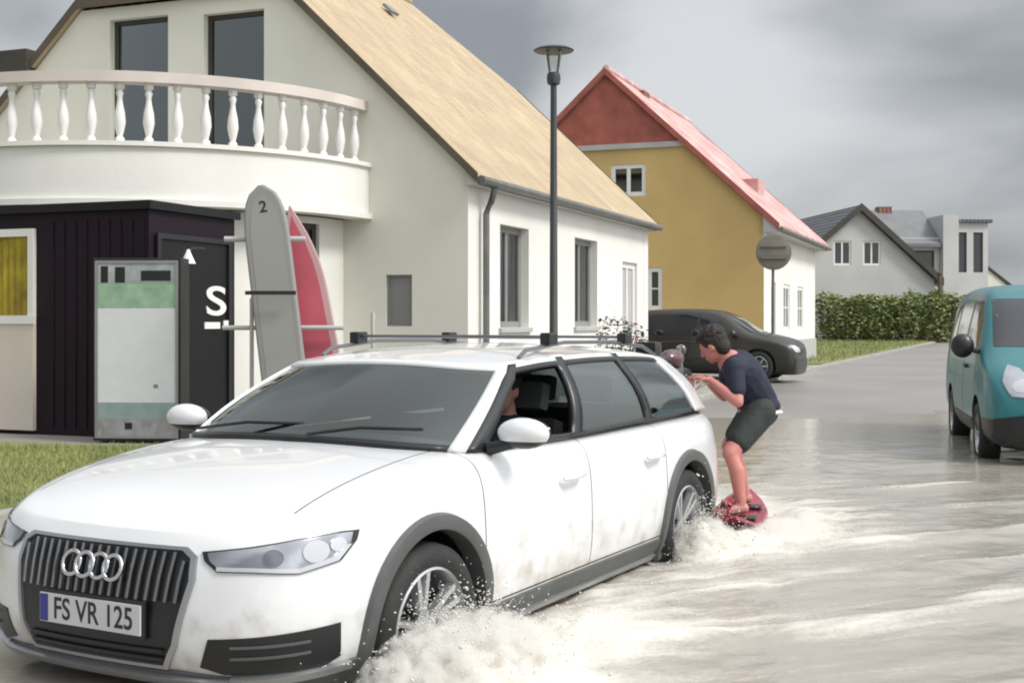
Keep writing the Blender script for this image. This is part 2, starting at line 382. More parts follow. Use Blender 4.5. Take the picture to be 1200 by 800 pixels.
def splash():
    """drops flung up and outwards by the wheels"""
    bm = bmesh.new(); bmesh.ops.create_icosphere(bm, subdivisions=1, radius=1)
    tv = [v.co.copy() for v in bm.verts]; tf = [tuple(v.index for v in f.verts) for f in bm.faces]; bm.free(); vs = []; fs = []
    for k in range(5600):
        c = random.random()
        if c < .60: a0, b0, hh = random.gauss(-.12, .30), abs(random.gauss(.10, .22)), .24
        elif c < .85: a0, b0, hh = random.gauss(2.85, .20), abs(random.gauss(.02, .14)), .24
        else: a0, b0, hh = random.uniform(.2, 4.6), abs(random.gauss(.1, .35)), .05
        p = carpt(a0, b0, 0); p.z = water(p.x, p.y)[0] + abs(random.gauss(0, .45)) * hh * math.exp(-(b0 / .55) ** 2)
        r = random.uniform(.0008, .0036) * (2.0 if random.random() < .05 else 1)
        q = Matrix.Rotation(random.uniform(0, 3), 3, 'X') @ Matrix.Rotation(random.uniform(0, 3), 3, 'Y'); st = random.uniform(1, 2.2); b0_ = len(vs)
        vs += [p + q @ Vector((t[0] * r, t[1] * r, t[2] * r * st)) for t in tv]; fs += [tuple(b0_ + i for i in f) for f in tf]
    me = bpy.data.meshes.new('splash'); me.from_pydata(vs, [], fs)
    tag(link('splash', me, 'spray', None, True, 180), 'muddy drops thrown up by the wheels of the white car', 'splash', kind='stuff')
splash()
def mist(name, a, bb, z, ra, rb, rz_, dens, label, thr=.49, sc_n=15):
    """a closed lump of fine spray: dense white droplets in air, thinning towards its skin"""
    m = bpy.data.materials.new(name); m.use_nodes = True; n = m.node_tree.nodes; l = m.node_tree.links; n.remove(n['Principled BSDF'])
    v = n.new('ShaderNodeVolumePrincipled'); v.inputs['Color'].default_value = (.93, .915, .88, 1); v.inputs['Anisotropy'].default_value = .1
    tc = n.new('ShaderNodeTexCoord'); ln = n.new('ShaderNodeVectorMath'); ln.operation = 'LENGTH'; l.new(tc.outputs['Object'], ln.inputs[0])
    fo_ = n.new('ShaderNodeMapRange'); l.new(ln.outputs['Value'], fo_.inputs[0]); fo_.inputs[1].default_value = 1; fo_.inputs[2].default_value = .25
    nn = n.new('ShaderNodeTexNoise'); nn.inputs['Scale'].default_value = sc_n; nn.inputs['Detail'].default_value = 6; nn.inputs['Roughness'].default_value = .65
    g = n.new('ShaderNodeNewGeometry'); l.new(g.outputs['Position'], nn.inputs['Vector'])
    a1 = n.new('ShaderNodeMath'); a1.operation = 'MULTIPLY_ADD'; l.new(fo_.outputs[0], a1.inputs[0]); a1.inputs[1].default_value = .55; l.new(nn.outputs['Fac'], a1.inputs[2])
    mr = n.new('ShaderNodeMapRange'); l.new(a1.outputs[0], mr.inputs[0]); mr.inputs[1].default_value = .52 + (thr - .46); mr.inputs[2].default_value = .95; mr.inputs[4].default_value = dens
    l.new(mr.outputs[0], v.inputs['Density']); l.new(v.outputs[0], n['Material Output'].inputs['Volume'])
    o = MB().ball((0, 0, 0), 1, 28, 18).build(name, m, None, True, 180)
    o.location = carpt(a, bb, z); o.scale = (ra, rb, rz_); o.rotation_euler = (0, 0, math.atan2(FW.y, FW.x)); tag(o, label, 'spray', kind='stuff')
mist('spray', -.18, .22, .0, .60, .36, .30, 90, 'pale splash of foam beside the front wheel of the white car')
mist('spray', .75, .22, -.05, .75, .34, .12, 45, 'thin splash along the sill of the white car')
mist('spray', 2.84, .10, -.01, .33, .20, .27, 75, 'pale splash of foam in front of the rear wheel of the white car')
mist('spray', 3.75, .30, -.04, .75, .42, .14, 40, 'low splash trailing off the rear wheel towards the board')

# ---------------------------------------------------------------- houses
def gable_map(u, z, d): return Vector((d, u, z))
def side_map(u, z, d): return Vector((u, d, z))
def mbox(m_, mp, u0, u1, z0, z1, d0, d1):
    pts = [mp(u, z, d) for u in (u0, u1) for z in (z0, z1) for d in (d0, d1)]
    v = [m_.bm.verts.new(p) for p in pts]
    for f in ((0, 1, 3, 2), (4, 6, 7, 5), (0, 4, 5, 1), (2, 3, 7, 6), (0, 2, 6, 4), (1, 5, 7, 3)): m_.bm.faces.new([v[i] for i in f])
def window(parent, mp, u0, u1, z0, z1, frame='white_paint', fw=.07, cols=2, rows=1, rec=.10, curtain=False, sill=None, pane='pane', name='window', room=True):
    m_ = MB(); d0, d1 = rec, rec + .06
    mbox(m_, mp, u0, u0 + fw, z0, z1, d0, d1); mbox(m_, mp, u1 - fw, u1, z0, z1, d0, d1)
    mbox(m_, mp, u0 + fw, u1 - fw, z0, z0 + fw, d0, d1); mbox(m_, mp, u0 + fw, u1 - fw, z1 - fw, z1, d0, d1)
    for k in range(1, cols):
        c = u0 + (u1 - u0) * k / cols; mbox(m_, mp, c - fw * .45, c + fw * .45, z0 + fw, z1 - fw, d0 + .004, d1 - .004)
    for k in range(1, rows):
        c = z0 + (z1 - z0) * k / rows; mbox(m_, mp, u0 + fw, u1 - fw, c - .02, c + .02, d0 + .012, d1 - .012)
    f = m_.build(name, frame, parent)
    m_ = MB(); mbox(m_, mp, u0 + fw * .6, u1 - fw * .6, z0 + fw * .6, z1 - fw * .6, rec + .028, rec + .034); m_.build('pane', pane, f)
    if room and pane == 'pane':
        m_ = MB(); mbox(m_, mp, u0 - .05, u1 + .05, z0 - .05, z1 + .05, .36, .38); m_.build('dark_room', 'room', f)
    if curtain:
        m_ = MB(); nn = 40
        for sgn, c0, c1 in ((0, u0 + .03, u0 + (u1 - u0) * .36), (1, u1 - (u1 - u0) * .36, u1 - .03)):
            pr = None
            for k in range(nn + 1):
                u = c0 + (c1 - c0) * k / nn; d = rec + .13 + .02 * math.sin(k * .95)
                q = (mp(u, z0 + .02, d), mp(u, z1 - .02, d))
                if pr: m_.quad(pr[0], q[0], q[1], pr[1])
                pr = q
        m_.build('curtain', 'curtain', f, True, 180)
    if sill:
        m_ = MB(); mbox(m_, mp, u0 - .06, u1 + .06, z0 - .07, z0 - .002, -.05, rec + .02); m_.build('sill', sill, f)
    return f

def rect(u0, u1, z0, z1): return [(u0, z0), (u1, z0), (u1, z1), (u0, z1)]
def gable_house(root, W, Ln, He, pitch, hip=None, wall='plaster_white', side=None, roof='tile_tan', gwin=(), swin=(), split=None, ov=.10, eo=.30, th=.16, rake='dark_trim', base=None, top_mat='red_wood'):
    """local x along the ridge (the visible gable at x=0), y across (the visible eave wall at y=0)"""
    apex = He + pitch * W / 2; hz = hip if hip else apex; tu = (hz - He) / pitch
    out_ = [(0, 0), (W, 0), (W, He)] + ([(W - tu, hz), (tu, hz)] if hip else [(W / 2, apex)]) + [(0, He)]
    if split:
        ts = (split - He) / pitch if split > He else 0
        low = [(0, 0), (W, 0), (W, He)] + ([(W - ts, split)] if ts else []) + ([(ts, split)] if ts else []) + [(0, He)]
        up = [(ts, split), (W - ts, split)] + ([(W - tu, hz), (tu, hz)] if hip else [(W / 2, apex)])
        MB().poly(low, [rect(*g_[:4]) for g_ in gwin], gable_map, 0, .34).build('gable_wall', wall, root)
        MB().poly(up, [], gable_map, -.05, .30).build('gable_cladding', top_mat, root)
        m_ = MB(); mbox(m_, gable_map, ts - .25, W - ts + .25, split - .12, split + .03, -.09, -.002); m_.build('gable_beam', 'light_grey' if top_mat == 'red_wood' else 'white_paint', root)
    else:
        MB().poly(out_, [rect(*g_[:4]) for g_ in gwin], gable_map, 0, .34).build('gable_wall', wall, root)
    MB().poly(out_, [], gable_map, Ln - .34, Ln).build('gable_wall', wall, root)
    MB().poly([(.342, 0), (Ln - .342, 0), (Ln - .342, He), (.342, He)], [rect(*s_[:4]) for s_ in swin], side_map, .002, .34).build('side_wall', side or wall, root)
    # the corner piers of the eave wall, flush with its face
    MB().box(0.0, .342, -.004, 0, 0, He).build('corner_pier', side or wall, root); MB().box(Ln - .342, Ln, -.004, 0, 0, He).build('corner_pier', side or wall, root)
    MB().poly([(.342, 0), (Ln - .342, 0), (Ln - .342, He), (.342, He)], [], side_map, W - .34, W - .002).build('side_wall', side or wall, root)
    if base:
        m_ = MB(); m_.box(-.05, Ln, -.05, -.006, 0, base); m_.box(-.05, -.003, -.006, W, 0, base); m_.build('plinth', 'light_grey', root)
    # roof
    lift = .05
    def rz(y): return He + pitch * min(y, W - y) + lift
    hl = (apex - hz) / 1.05 if hip else 0
    x0, x1 = -ov, Ln + ov
    def slab(name, pts, m__=roof):
        q = MB(); A = [q.bm.verts.new((x, y, z)) for x, y, z in pts]; B = [q.bm.verts.new((x, y, z + th)) for x, y, z in pts]
        q.bm.faces.new(A); q.bm.faces.new(B); k = len(pts)
        for i in range(k): q.bm.faces.new((A[i], A[(i + 1) % k], B[(i + 1) % k], B[i]))
        return q.build(name, m__, root)
    for flip in (0, 1):
        Y = (lambda y: W - y) if flip else (lambda y: y)
        if hip: pts = [(x0, -eo), (x1, -eo), (x1, tu), (Ln - hl, W / 2), (hl, W / 2), (x0, tu)]
        else: pts = [(x0, -eo), (x1, -eo), (x1, W / 2), (x0, W / 2)]
        slab('roof', [(x, Y(y), rz(y)) for x, y in pts])
    if hip:
        for a, c in ((x0, hl), (x1, Ln - hl)):
            slab('roof', [(a, tu, rz(tu)), (a, W - tu, rz(tu)), (c, W / 2, rz(W / 2))])
    # ridge, rakes, gutter
    MB().tube([(hl - .05, W / 2, apex + lift + th + .0), (Ln - hl + .05, W / 2, apex + lift + th + .0)], .11, 10).build('ridge', roof, root, True)
    for xx in (x0 - .03, x1 + .005):
        m_ = MB()
        for flip in (0, 1):
            Y = (lambda y: W - y) if flip else (lambda y: y)
            ye = tu if hip else W / 2
            a0, a1 = rz(-eo), rz(ye)
            for k in range(1):
                P_ = [(xx, Y(-eo), a0 - .02), (xx, Y(ye), a1 - .02), (xx, Y(ye), a1 + th + .02), (xx, Y(-eo), a0 + th + .02)]
                A = [m_.bm.verts.new(p) for p in P_]; B = [m_.bm.verts.new((p[0] + .025, p[1], p[2])) for p in P_]
                m_.bm.faces.new(A); m_.bm.faces.new(B[::-1])
                for i in range(4): m_.bm.faces.new((A[i], B[i], B[(i + 1) % 4], A[(i + 1) % 4]))
        if hip: m_.box(xx, xx + .025, tu, W - tu, rz(tu) - .04, rz(tu) + th + .02)
        m_.build('bargeboard', rake, root)
    MB().tube([(x0, -eo - .05, rz(-eo) + .02), (x1, -eo - .05, rz(-eo) + .02)], .065, 8).build('gutter', 'zinc', root, True)
    m_ = MB(); m_.box(x0 + .05, x1 - .05, -eo + .01, -.002, rz(-eo) - .05, rz(-eo) - .02); m_.build('soffit', 'light_grey', root)
    for yy in (0, 1):
        Y = (lambda y: W - y) if yy else (lambda y: y)
        MB().poly([(Y(-eo + .01), rz(-eo) - .05), (Y(-.002), rz(-eo) - .05), (Y(-.002), rz(0)), (Y(-eo + .01), rz(-eo))], [], gable_map, x0 + .01, x0 + .045).build('eave_return', 'light_grey', root)
    for g_ in gwin: window(root, gable_map, *g_[:4], **g_[4])
    for s_ in swin: window(root, side_map, *s_[:4], **s_[4])

# white house with the round balcony
C0 = Vector((-.63, 18.0, 0))
wh = empty('white_house', C0, HR, 'white plastered house with round balustraded balcony and tan tiled half hipped roof', 'house')
dk = dict(frame='dark_trim', fw=.07, cols=1, rec=.12)
gw = [(5.12, 6.24, 3.55, 6.22, dict(dk, cols=1)), (3.37, 4.46, 3.55, 6.16, dict(dk, cols=1)), (.88, 1.30, 1.33, 2.08, dict(frame='grey_paint', fw=.03, cols=1, rec=.03, pane='grey_paint'))]
sw = [(1.25, 2.50, 1.30, 2.88, dict(frame='grey_paint', fw=.10, cols=2, rec=.14, curtain=True, sill='light_grey')),
      (4.85, 6.2, 1.30, 2.90, dict(frame='grey_paint', fw=.10, cols=2, rec=.14, curtain=True, sill='light_grey')),
      (7.9, 9.0, 1.0, 2.6, dict(frame='white_paint', fw=.12, cols=2, rec=.06, pane='light_grey'))]
WHW, WHL, WHE, WHP = 9.85, 9.85, 3.52, .95
gable_house(wh, WHW, WHL, WHE, WHP, hip=6.42, wall='plaster_cream', side='plaster_white', gwin=gw, swin=sw, base=.45, eo=.2, th=.10, rake='rake_brown')
MB().tube([(.45, -.24, WHE - .18), (.45, -.18, WHE - .38), (.45, -.10, WHE - .55), (.45, -.10, .15)], .05, 10).build('downpipe', 'zinc', wh, True)
for s_, y_ in ((3.0, 3.9), (5.0, 3.75)):
    z_ = WHE + WHP * y_ + .21
    mt = Matrix.Translation((s_, y_, z_)) @ Matrix.Rotation(math.atan(WHP), 4, 'X')
    m_ = MB(); m_.box(-.16, .16, -.12, .12, 0, .06, mt, .01); m_.build('roof_vent', 'grey_paint', wh)
MB().box(-.2, .9, 7.75, 8.55, 5.45, 5.85).build('dormer', 'dark_trim', wh)
# balcony
BT, BR = 5.3, 3.72
def arc(r0, r1, z0, z1, n_=56, cap=True):
    m_ = MB(); pr = None
    for k in range(n_ + 1):
        ph = math.pi * k / n_; c, s_ = -math.cos(ph), -math.sin(ph)
        q = [m_.bm.verts.new((r * s_ - .003, BT + r * c, z)) for r, z in ((r0, z0), (r1, z0), (r1, z1), (r0, z1))]
        if pr:
            for i in range(4): m_.bm.faces.new((pr[i], pr[(i + 1) % 4], q[(i + 1) % 4], q[i]))
        else: m_.bm.faces.new(q)
        pr = q
    m_.bm.faces.new(pr); return m_
bal = arc(BR - .30, BR, 2.98, 3.66).build('balcony', 'plaster_white', wh, True, 40)
arc(0.01, BR - .302, 3.2, 3.45).build('balcony_floor', 'light_grey', bal, True, 40)
arc(BR - .33, BR + .05, 3.66, 3.72).build('balcony_ledge', 'plaster_white', bal, True, 40)
arc(BR - .28, BR + .06, 2.90, 2.978).build('balcony_moulding', 'plaster_white', bal, True, 40)
M['rail_stone'] = PM('rail_stone', (.62, .55, .50), .7, var=.15, vs=1.5)
arc(BR - .26, BR - .02, 4.49, 4.63).build('balcony_rail', 'rail_stone', bal, True, 40)
prof = [(.06, 0), (.06, .05), (.035, .08), (.055, .16), (.075, .26), (.065, .38), (.04, .50), (.032, .58), (.05, .64), (.035, .68), (.06, .70), (.06, .775)]
bme = None
for k in range(31):
    ph = math.pi * (k + .5) / 31; p = (-(BR - .14) * math.sin(ph), BT - (BR - .14) * math.cos(ph), 3.72)
    if bme is None:
        o = MB().lathe(prof, n=14).build('baluster', 'white_paint', bal, True, 50); bme = o.data
    else: o = link('baluster', bme, 'white_paint', bal)
    o.location = p
# bay below the balcony
bay_r = 3.30
def bay_map(u, z, d): ph = u / bay_r; r = bay_r - d; return Vector((-r * math.sin(ph) - .003, BT - r * math.cos(ph), z))
m_ = MB(); nseg = 60; holes = [(.62, 1.32), (3.4, 5.0), (6.2, 8.0)]; z0, z1 = 1.25, 2.80
us = sorted(set([bay_r * math.pi * k / nseg for k in range(nseg + 1)] + [h for q in holes for h in q]))
for i in range(len(us) - 1):
    a, c = us[i], us[i + 1]; hole = any(h0 - 1e-6 <= a and c <= h1 + 1e-6 for h0, h1 in holes)
    if hole: mbox(m_, bay_map, a, c, 0, z0, 0, .28); mbox(m_, bay_map, a, c, z1, 2.895, 0, .28)
    else: mbox(m_, bay_map, a, c, 0, 2.895, 0, .28)
bay = m_.build('bay_wall', 'plaster_white', wh, False)
for h0, h1 in holes: window(wh, bay_map, h0, h1, z0, z1, frame='dark_trim', fw=.08, cols=1, rec=.06, curtain=False, pane='pane_dark', room=False)

# yellow house with the red gable
S = 1.14
G0 = Vector((6.05 * S, 30.35 * S, 0))
yh = empty('yellow_house', G0, HR, 'mustard yellow house with dark red boarded gable top and pale red tiled roof', 'house')
YW = 7.9 * S
wf = dict(frame='white_paint', fw=.12, cols=2, rec=.03, rows=1)
gable_house(yh, YW, 10.2, 3.72 * S, .925, wall='plaster_ochre', roof='tile_red', ov=.15, eo=.45, split=5.62 * S, rake='red_wood', base=.8,
            gwin=[(2.92 * S, 3.82 * S, 4.25 * S + .1, 5.05 * S + .1, dict(wf)), (2.5 * S, 3.15 * S, 1.5 * S, 2.55 * S, dict(wf, rows=2)), (5.9 * S, 6.7 * S, 1.5 * S, 2.55 * S, dict(wf, rows=2))],
            swin=[(1.2, 2.0, .3, 2.5, dict(frame='white_paint', fw=.12, cols=1, rec=.05)), (3.4, 4.6, 1.1, 2.5, dict(wf, rows=2)), (6.2, 7.4, 1.1, 2.5, dict(wf, rows=2))], side='plaster_white')
m_ = MB(); m_.box(4.4, 5.6, .95, 2.1, 5.0, 5.8); m_.build('dormer', 'tile_red', yh)
m_ = MB(); m_.box(3.0, 3.7, YW / 2 - .3, YW / 2 + .3, 7.9, 8.5); m_.build('chimney', 'tile_brown', yh)

# far houses
fh = empty('grey_roofed_house', (15.35, 62, 0), R(6), 'far white gabled house with black roof edges and two upper windows above the hedge', 'house')
def far_house():
    root = fh; WW = 7.6
    M['far_white'] = PM('far_white', (.48, .48, .47), .85, var=.1, vs=.5)
    def fm(u, z, d): return Vector((u, d, z))
    outl = [(-.6, 0), (5.6, 0), (5.6, 3.2), (1.75, 6.75), (-.6, 4.7)]
    wins = [(.45, 1.35, 3.95, 5.2), (1.95, 2.85, 3.95, 5.2), (.9, 1.9, .9, 2.2), (3.2, 4.6, .9, 2.2)]
    MB().poly(outl, [rect(*q) for q in wins], fm, 0, .3).build('gable_wall', 'far_white', root)
    MB().poly(outl, [], fm, 8.7, 9).build('gable_wall', 'far_white', root)
    for q in wins: window(root, fm, *q, frame='white_paint', fw=.09, cols=2, rec=.05, pane='pane_dark')
    for xw in (-.6, 5.3): MB().box(xw, xw + .3, .302, 8.698, 0, 3.2 if xw > 0 else 4.7).build('side_wall', 'far_white', root)
    for a, c in (((-1.2, 4.2), (1.75, 6.78)), ((1.75, 6.78), (5.95, 2.95))):
        m_ = MB(); v = [(a[0], -.3, a[1]), (c[0], -.3, c[1]), (c[0], 9.2, c[1]), (a[0], 9.2, a[1])]
        A = [m_.bm.verts.new(p) for p in v]; B = [m_.bm.verts.new((p[0], p[1], p[2] + .26)) for p in v]
        m_.bm.faces.new(A); m_.bm.faces.new(B)
        for i in range(4): m_.bm.faces.new((A[i], A[(i + 1) % 4], B[(i + 1) % 4], B[i]))
        m_.build('roof', 'tile_grey', root)
        m_ = MB(); dz = .34
        A = [m_.bm.verts.new(p) for p in ((a[0], -.36, a[1] - .05), (c[0], -.36, c[1] - .05), (c[0], -.36, c[1] + dz), (a[0], -.36, a[1] + dz))]
        B = [m_.bm.verts.new(p) for p in ((a[0], -.302, a[1] - .05), (c[0], -.302, c[1] - .05), (c[0], -.302, c[1] + dz), (a[0], -.302, a[1] + dz))]
        m_.bm.faces.new(A); m_.bm.faces.new(B)
        for i in range(4): m_.bm.faces.new((A[i], A[(i + 1) % 4], B[(i + 1) % 4], B[i]))
        m_.build('bargeboard', 'dark_trim', root)
far_house()
fb = empty('flat_fronted_house', (21.15, 74, 0), R(4), 'far grey roofed house with tall white stair wall rising behind the white gable', 'house')
def far_block():
    def fm(u, z, d): return Vector((u, d, z))
    wins = [(3.0, 3.9, 4.6, 6.0), (1.2, 2.6, 3.6, 5.0)]
    MB().poly([(-.5, 0), (4.0, 0), (4.0, 6.2), (-.5, 6.2)], [rect(1.7, 3.7, 3.5, 5.4)], fm, 0, .3).build('wall', 'far_white', fb)
    window(fb, fm, 1.7, 3.7, 3.5, 5.4, frame='dark_trim', fw=.1, cols=2, rec=.1, pane='pane_dark')
    MB().box(-.5, 4.0, .302, 9, 0, 6.0).build('wall', 'far_white', fb)
    MB().box(4.02, 4.95, -.5, 9.2, 0, 7.55).build('stair_tower', 'far_white', fb)
    MB().poly([(4.97, 0), (7.4, 0), (7.4, 7.2), (4.97, 7.2)], [rect(5.3, 6.1, 4.1, 6.6), rect(6.5, 7.1, 4.1, 6.6)], fm, 1.0, 1.3).build('wall', 'far_white', fb)
    fm2 = lambda u, z, d: Vector((u, d + 1.0, z))
    for q in ((5.3, 6.1), (6.5, 7.1)): window(fb, fm2, *q, 4.1, 6.6, frame='dark_trim', fw=.08, cols=1, rec=.1, pane='pane_dark')
    MB().box(4.97, 7.4, 1.302, 9, 0, 7.1).build('wall', 'far_white', fb)
    MB().box(4.9, 7.6, .8, 9.2, 7.202, 7.4).build('roof', 'tile_grey', fb)
    m_ = MB(); v = [(-.8, -.4, 5.6), (4.018, -.4, 5.6), (4.018, 2.6, 7.9), (-.8, 2.6, 7.9)]
    A = [m_.bm.verts.new(p) for p in v]; B = [m_.bm.verts.new((p[0], p[1], p[2] + .2)) for p in v]
    m_.bm.faces.new(A); m_.bm.faces.new(B)
    for i in range(4): m_.bm.faces.new((A[i], A[(i + 1) % 4], B[(i + 1) % 4], B[i]))
    r_ = m_.build('roof', 'far_roof', fb)
    MB().box(1.2, 2.0, 2.3, 3.0, 7.6, 8.3).build('chimney', 'tile_brown', fb)
M['far_roof'] = PM('far_roof', (.16, .165, .17), .7, var=.15)
far_block()
def simple_far_house(name, loc, rz, W, D, He, pitch, wall, roof, label):
    root = empty(name, loc, rz, label, 'house')
    gable_house(root, W, D, He, pitch, wall=wall, roof=roof, gwin=[(W * .3, W * .3 + 1, 1, 2.2, dict(wf)), (W * .6, W * .6 + 1, 1, 2.2, dict(wf))], swin=[(2, 3.2, 1, 2.2, dict(wf)), (5, 6.2, 1, 2.2, dict(wf))])
simple_far_house('brick_house', (37.2, 92, 0), R(100), 8, 9, 2.9, .75, 'plaster_cream', 'tile_brown', 'far low house with brown tiled roof beyond the teal van')
simple_far_house('dark_roofed_house', (15.2, 84, 0), R(75), 7, 9, 3.6, .9, 'far_white', 'tile_grey', 'far dark roofed house between the yellow house and the white gable')

# ---------------------------------------------------------------- hedge, bushes, trees
def leaves(clumps, n_, size, mat, name, parent=None):
    bm = bmesh.new()
    tot = sum(c[1][0] * c[1][1] * c[1][2] for c in clumps)
    for c, r in clumps:
        k = int(n_ * r[0] * r[1] * r[2] / tot)
        for _ in range(k):
            v = Vector((random.gauss(0, 1), random.gauss(0, 1), random.gauss(0, 1))).normalized() * random.uniform(.55, 1.08) ** .5
            v *= 1 + .25 * noise.noise(v * 2.3 + Vector(c))
            p = Vector((c[0] + v.x * r[0], c[1] + v.y * r[1], c[2] + v.z * r[2]))
            if p.z < .05: continue
            q = Matrix.Rotation(random.uniform(0, 6.28), 3, 'Z') @ Matrix.Rotation(random.uniform(-1.2, 1.2), 3, 'X'); s_ = size * random.uniform(.5, 1.3)
            bm.faces.new([bm.verts.new(p + q @ Vector(t) * s_) for t in ((-.5, 0, 0), (0, -.28, .03), (.6, 0, 0), (0, .28, .03))])
    me = bpy.data.meshes.new(name); bm.to_mesh(me); bm.free(); return link(name, me, mat, parent)
hd = empty('hedge', (18, 60, 0), 0, 'bushy green hedge in front of the far white gabled house', 'hedge')
cl = []
for k in range(16):
    x = -3.1 + 6.4 * k / 15; cl.append(((x, random.uniform(-.4, .5), 1.15 + random.uniform(-.1, .1)), (.75, .8, 1.15 + random.uniform(0, .35))))
o = leaves(cl, 26000, .17, 'leaf', 'foliage', hd)
m_ = MB()
for k in range(9): m_.tube([(-3 + k * .75, 0, 0), (-3 + k * .75 + .1, .05, 1.3)], [.05, .02], 6)
m_.build('stem', 'bark', hd)
def tree(name, loc, h, r, label, mat='leaf_dark', n_=5000, group='far trees'):
    root = empty(name, loc, 0, label, 'tree', group)
    MB().tube([(0, 0, 0), (.1, 0, h * .45), (0, .1, h * .8)], [h * .03, h * .02, h * .008], 8).build('trunk', 'bark', root, True)
    cl = [((random.uniform(-.5, .5) * r, random.uniform(-.5, .5) * r, h * random.uniform(.5, .88)), (r * random.uniform(.35, .6),) * 3) for _ in range(9)]
    leaves(cl, n_, h * .05, mat, 'crown', root)
tree('dark_tree', (45.5, 100, 0), 7.6, 3.2, 'dark far tree behind the teal van at the frame edge')
tree('dark_tree', (23.9, 93, 0), 6.0, 2.2, 'small dark far tree peeping over the roof of the white gable')
def rosebush():
    root = empty('rose_bush', (1.62, 19.9, .07), 0, 'small dark leaved bush with pink flowers by the white house wall', 'bush')
    leaves([((0, 0, .95), (.30, .28, .5)), ((.3, .1, .8), (.3, .3, .42)), ((-.1, 0, .4), (.3, .3, .4))], 1600, .06, 'leaf_dark', 'foliage', root)
    M['petal'] = PM('petal', (.30, .11, .13), .6)
    leaves([((.1, -.1, .95), (.38, .28, .42))], 160, .08, 'petal', 'blossom', root)
    m_ = MB()
    for k in range(5): m_.tube([(0, 0, 0), (random.uniform(-.3, .4), random.uniform(-.1, .2), 1.1)], [.02, .008], 5)
    m_.build('stem', 'bark', root)
rosebush()

for o in (fh, fb, hd, *[q for q in COL.objects if q.name in ('brick_house', 'dark_roofed_house', 'dark_tree', 'dark_tree.001')]):
    o.location = (o.location.x * 1.33, o.location.y * 1.33, o.location.z); o.scale = (1.33, 1.33, 1.27)

# ---------------------------------------------------------------- street lamp, kiosk, poster box, boards, sign
M['lamp_grey'] = PM('lamp_grey', (.055, .058, .06), .45, metal=.3, var=.2)
M['clear'] = glass_mat('clear', (1, 1, 1), .05, .92)
lp = empty('street_lamp', (.56, 17.0, .075), 0, 'slim dark grey street lamp with flat disc hood by the white house', 'street lamp')
MB().tube([(0, 0, 0), (0, 0, .9), (0, 0, .92), (0, 0, 4.55)], [.072, .07, .058, .042], 16).build('pole', 'lamp_grey', lp, True)
MB().lathe([(.05, 4.5), (.085, 4.52), (.095, 4.60), (.085, 4.66), (.02, 4.68)], n=20).build('lamp_head', 'lamp_grey', lp, True, 35)
MB().lathe([(.07, 4.67), (.115, 4.95)], n=20).build('lens', 'clear', lp, True)
MB().lathe([(.02, 4.945), (.26, 4.955), (.275, 4.97), (.22, 5.00), (.08, 5.03), (0.001, 5.035)], n=28).build('hood', 'lamp_grey', lp, True, 35)

M['kiosk_dark'] = PM('kiosk_dark', (.007, .004, .007), .6, var=.3, vs=.8, spec=.25, col2=(.014, .004, .012))
M['kiosk_side'] = PM('kiosk_side', (.007, .007, .008), .5, var=.3, vs=1, spec=.3)
M['door_cream'] = PM('door_cream', (.60, .53, .47), .5, var=.06)
M['yellow_cloth'] = PM('yellow_cloth', (.42, .33, .02), .8, var=.5, vs=4, col2=(.22, .15, .02))
KO = Vector((-4.11, 14.3, .075))
ks = empty('kiosk', KO, HR, 'black and deep purple sales kiosk under the round balcony', 'kiosk')
KD = [(0, 0), (1.71, 0), (1.15, 1.9), (1.15, 6.2), (0, 6.2)]
def kmap(u, v, d): return Vector((u, v, d))
MB().poly(KD, [], kmap, 0, 2.60).build('body', 'kiosk_dark', ks)
MB().poly([(-.06, -.06), (1.76, -.06), (1.2, 1.9), (1.2, 6.25), (-.06, 6.25)], [], kmap, 2.602, 2.70).build('roof', 'kiosk_side', ks)
m_ = MB()
for k in range(9): mbox(m_, gable_map, .06 + k * .16, .075 + k * .16, .08, 2.5, -.012, 0)
m_.build('batten', 'kiosk_dark', ks)
m_ = MB(); mbox(m_, side_map, .12, 1.58, .0, 2.3, -.02, -.001); m_.build('side_panel', 'kiosk_side', ks)
m_ = MB(); mbox(m_, side_map, .1, .16, .0, 2.34, -.05, -.021); mbox(m_, side_map, 1.52, 1.6, 0, 2.34, -.05, -.021); mbox(m_, side_map, .16, 1.52, 2.28, 2.34, -.05, -.021); m_.build('side_frame', 'black', ks)
kd = MB(); mbox(kd, gable_map, 1.6, 2.72, .05, 1.38, -.06, -.003); kd = kd.build('door', 'door_cream', ks)
m_ = MB()
mbox(m_, gable_map, 1.6, 1.68, 1.382, 2.42, -.06, -.003); mbox(m_, gable_map, 2.64, 2.72, 1.382, 2.42, -.06, -.003); mbox(m_, gable_map, 1.68, 2.64, 2.33, 2.42, -.06, -.003)
mbox(m_, gable_map, 1.56, 2.76, 1.30, 1.40, -.075, -.062); m_.build('door_frame', 'white_paint', kd)
m_ = MB(); pr = None
for k in range(61):
    u = 1.685 + .95 * k / 60; q = (gable_map(u, 1.40, -.025 + .012 * math.sin(k * 1.0)), gable_map(u, 2.33, -.025 + .012 * math.sin(k * 1.0)))
    if pr: m_.quad(pr[0], q[0], q[1], pr[1])
    pr = q
m_.build('yellow_curtain', 'yellow_cloth', kd, True, 180)
MB().box(-.055, -.003, 2.76, 6.1, .05, 2.42).build('shutter', 'kiosk_side', ks)
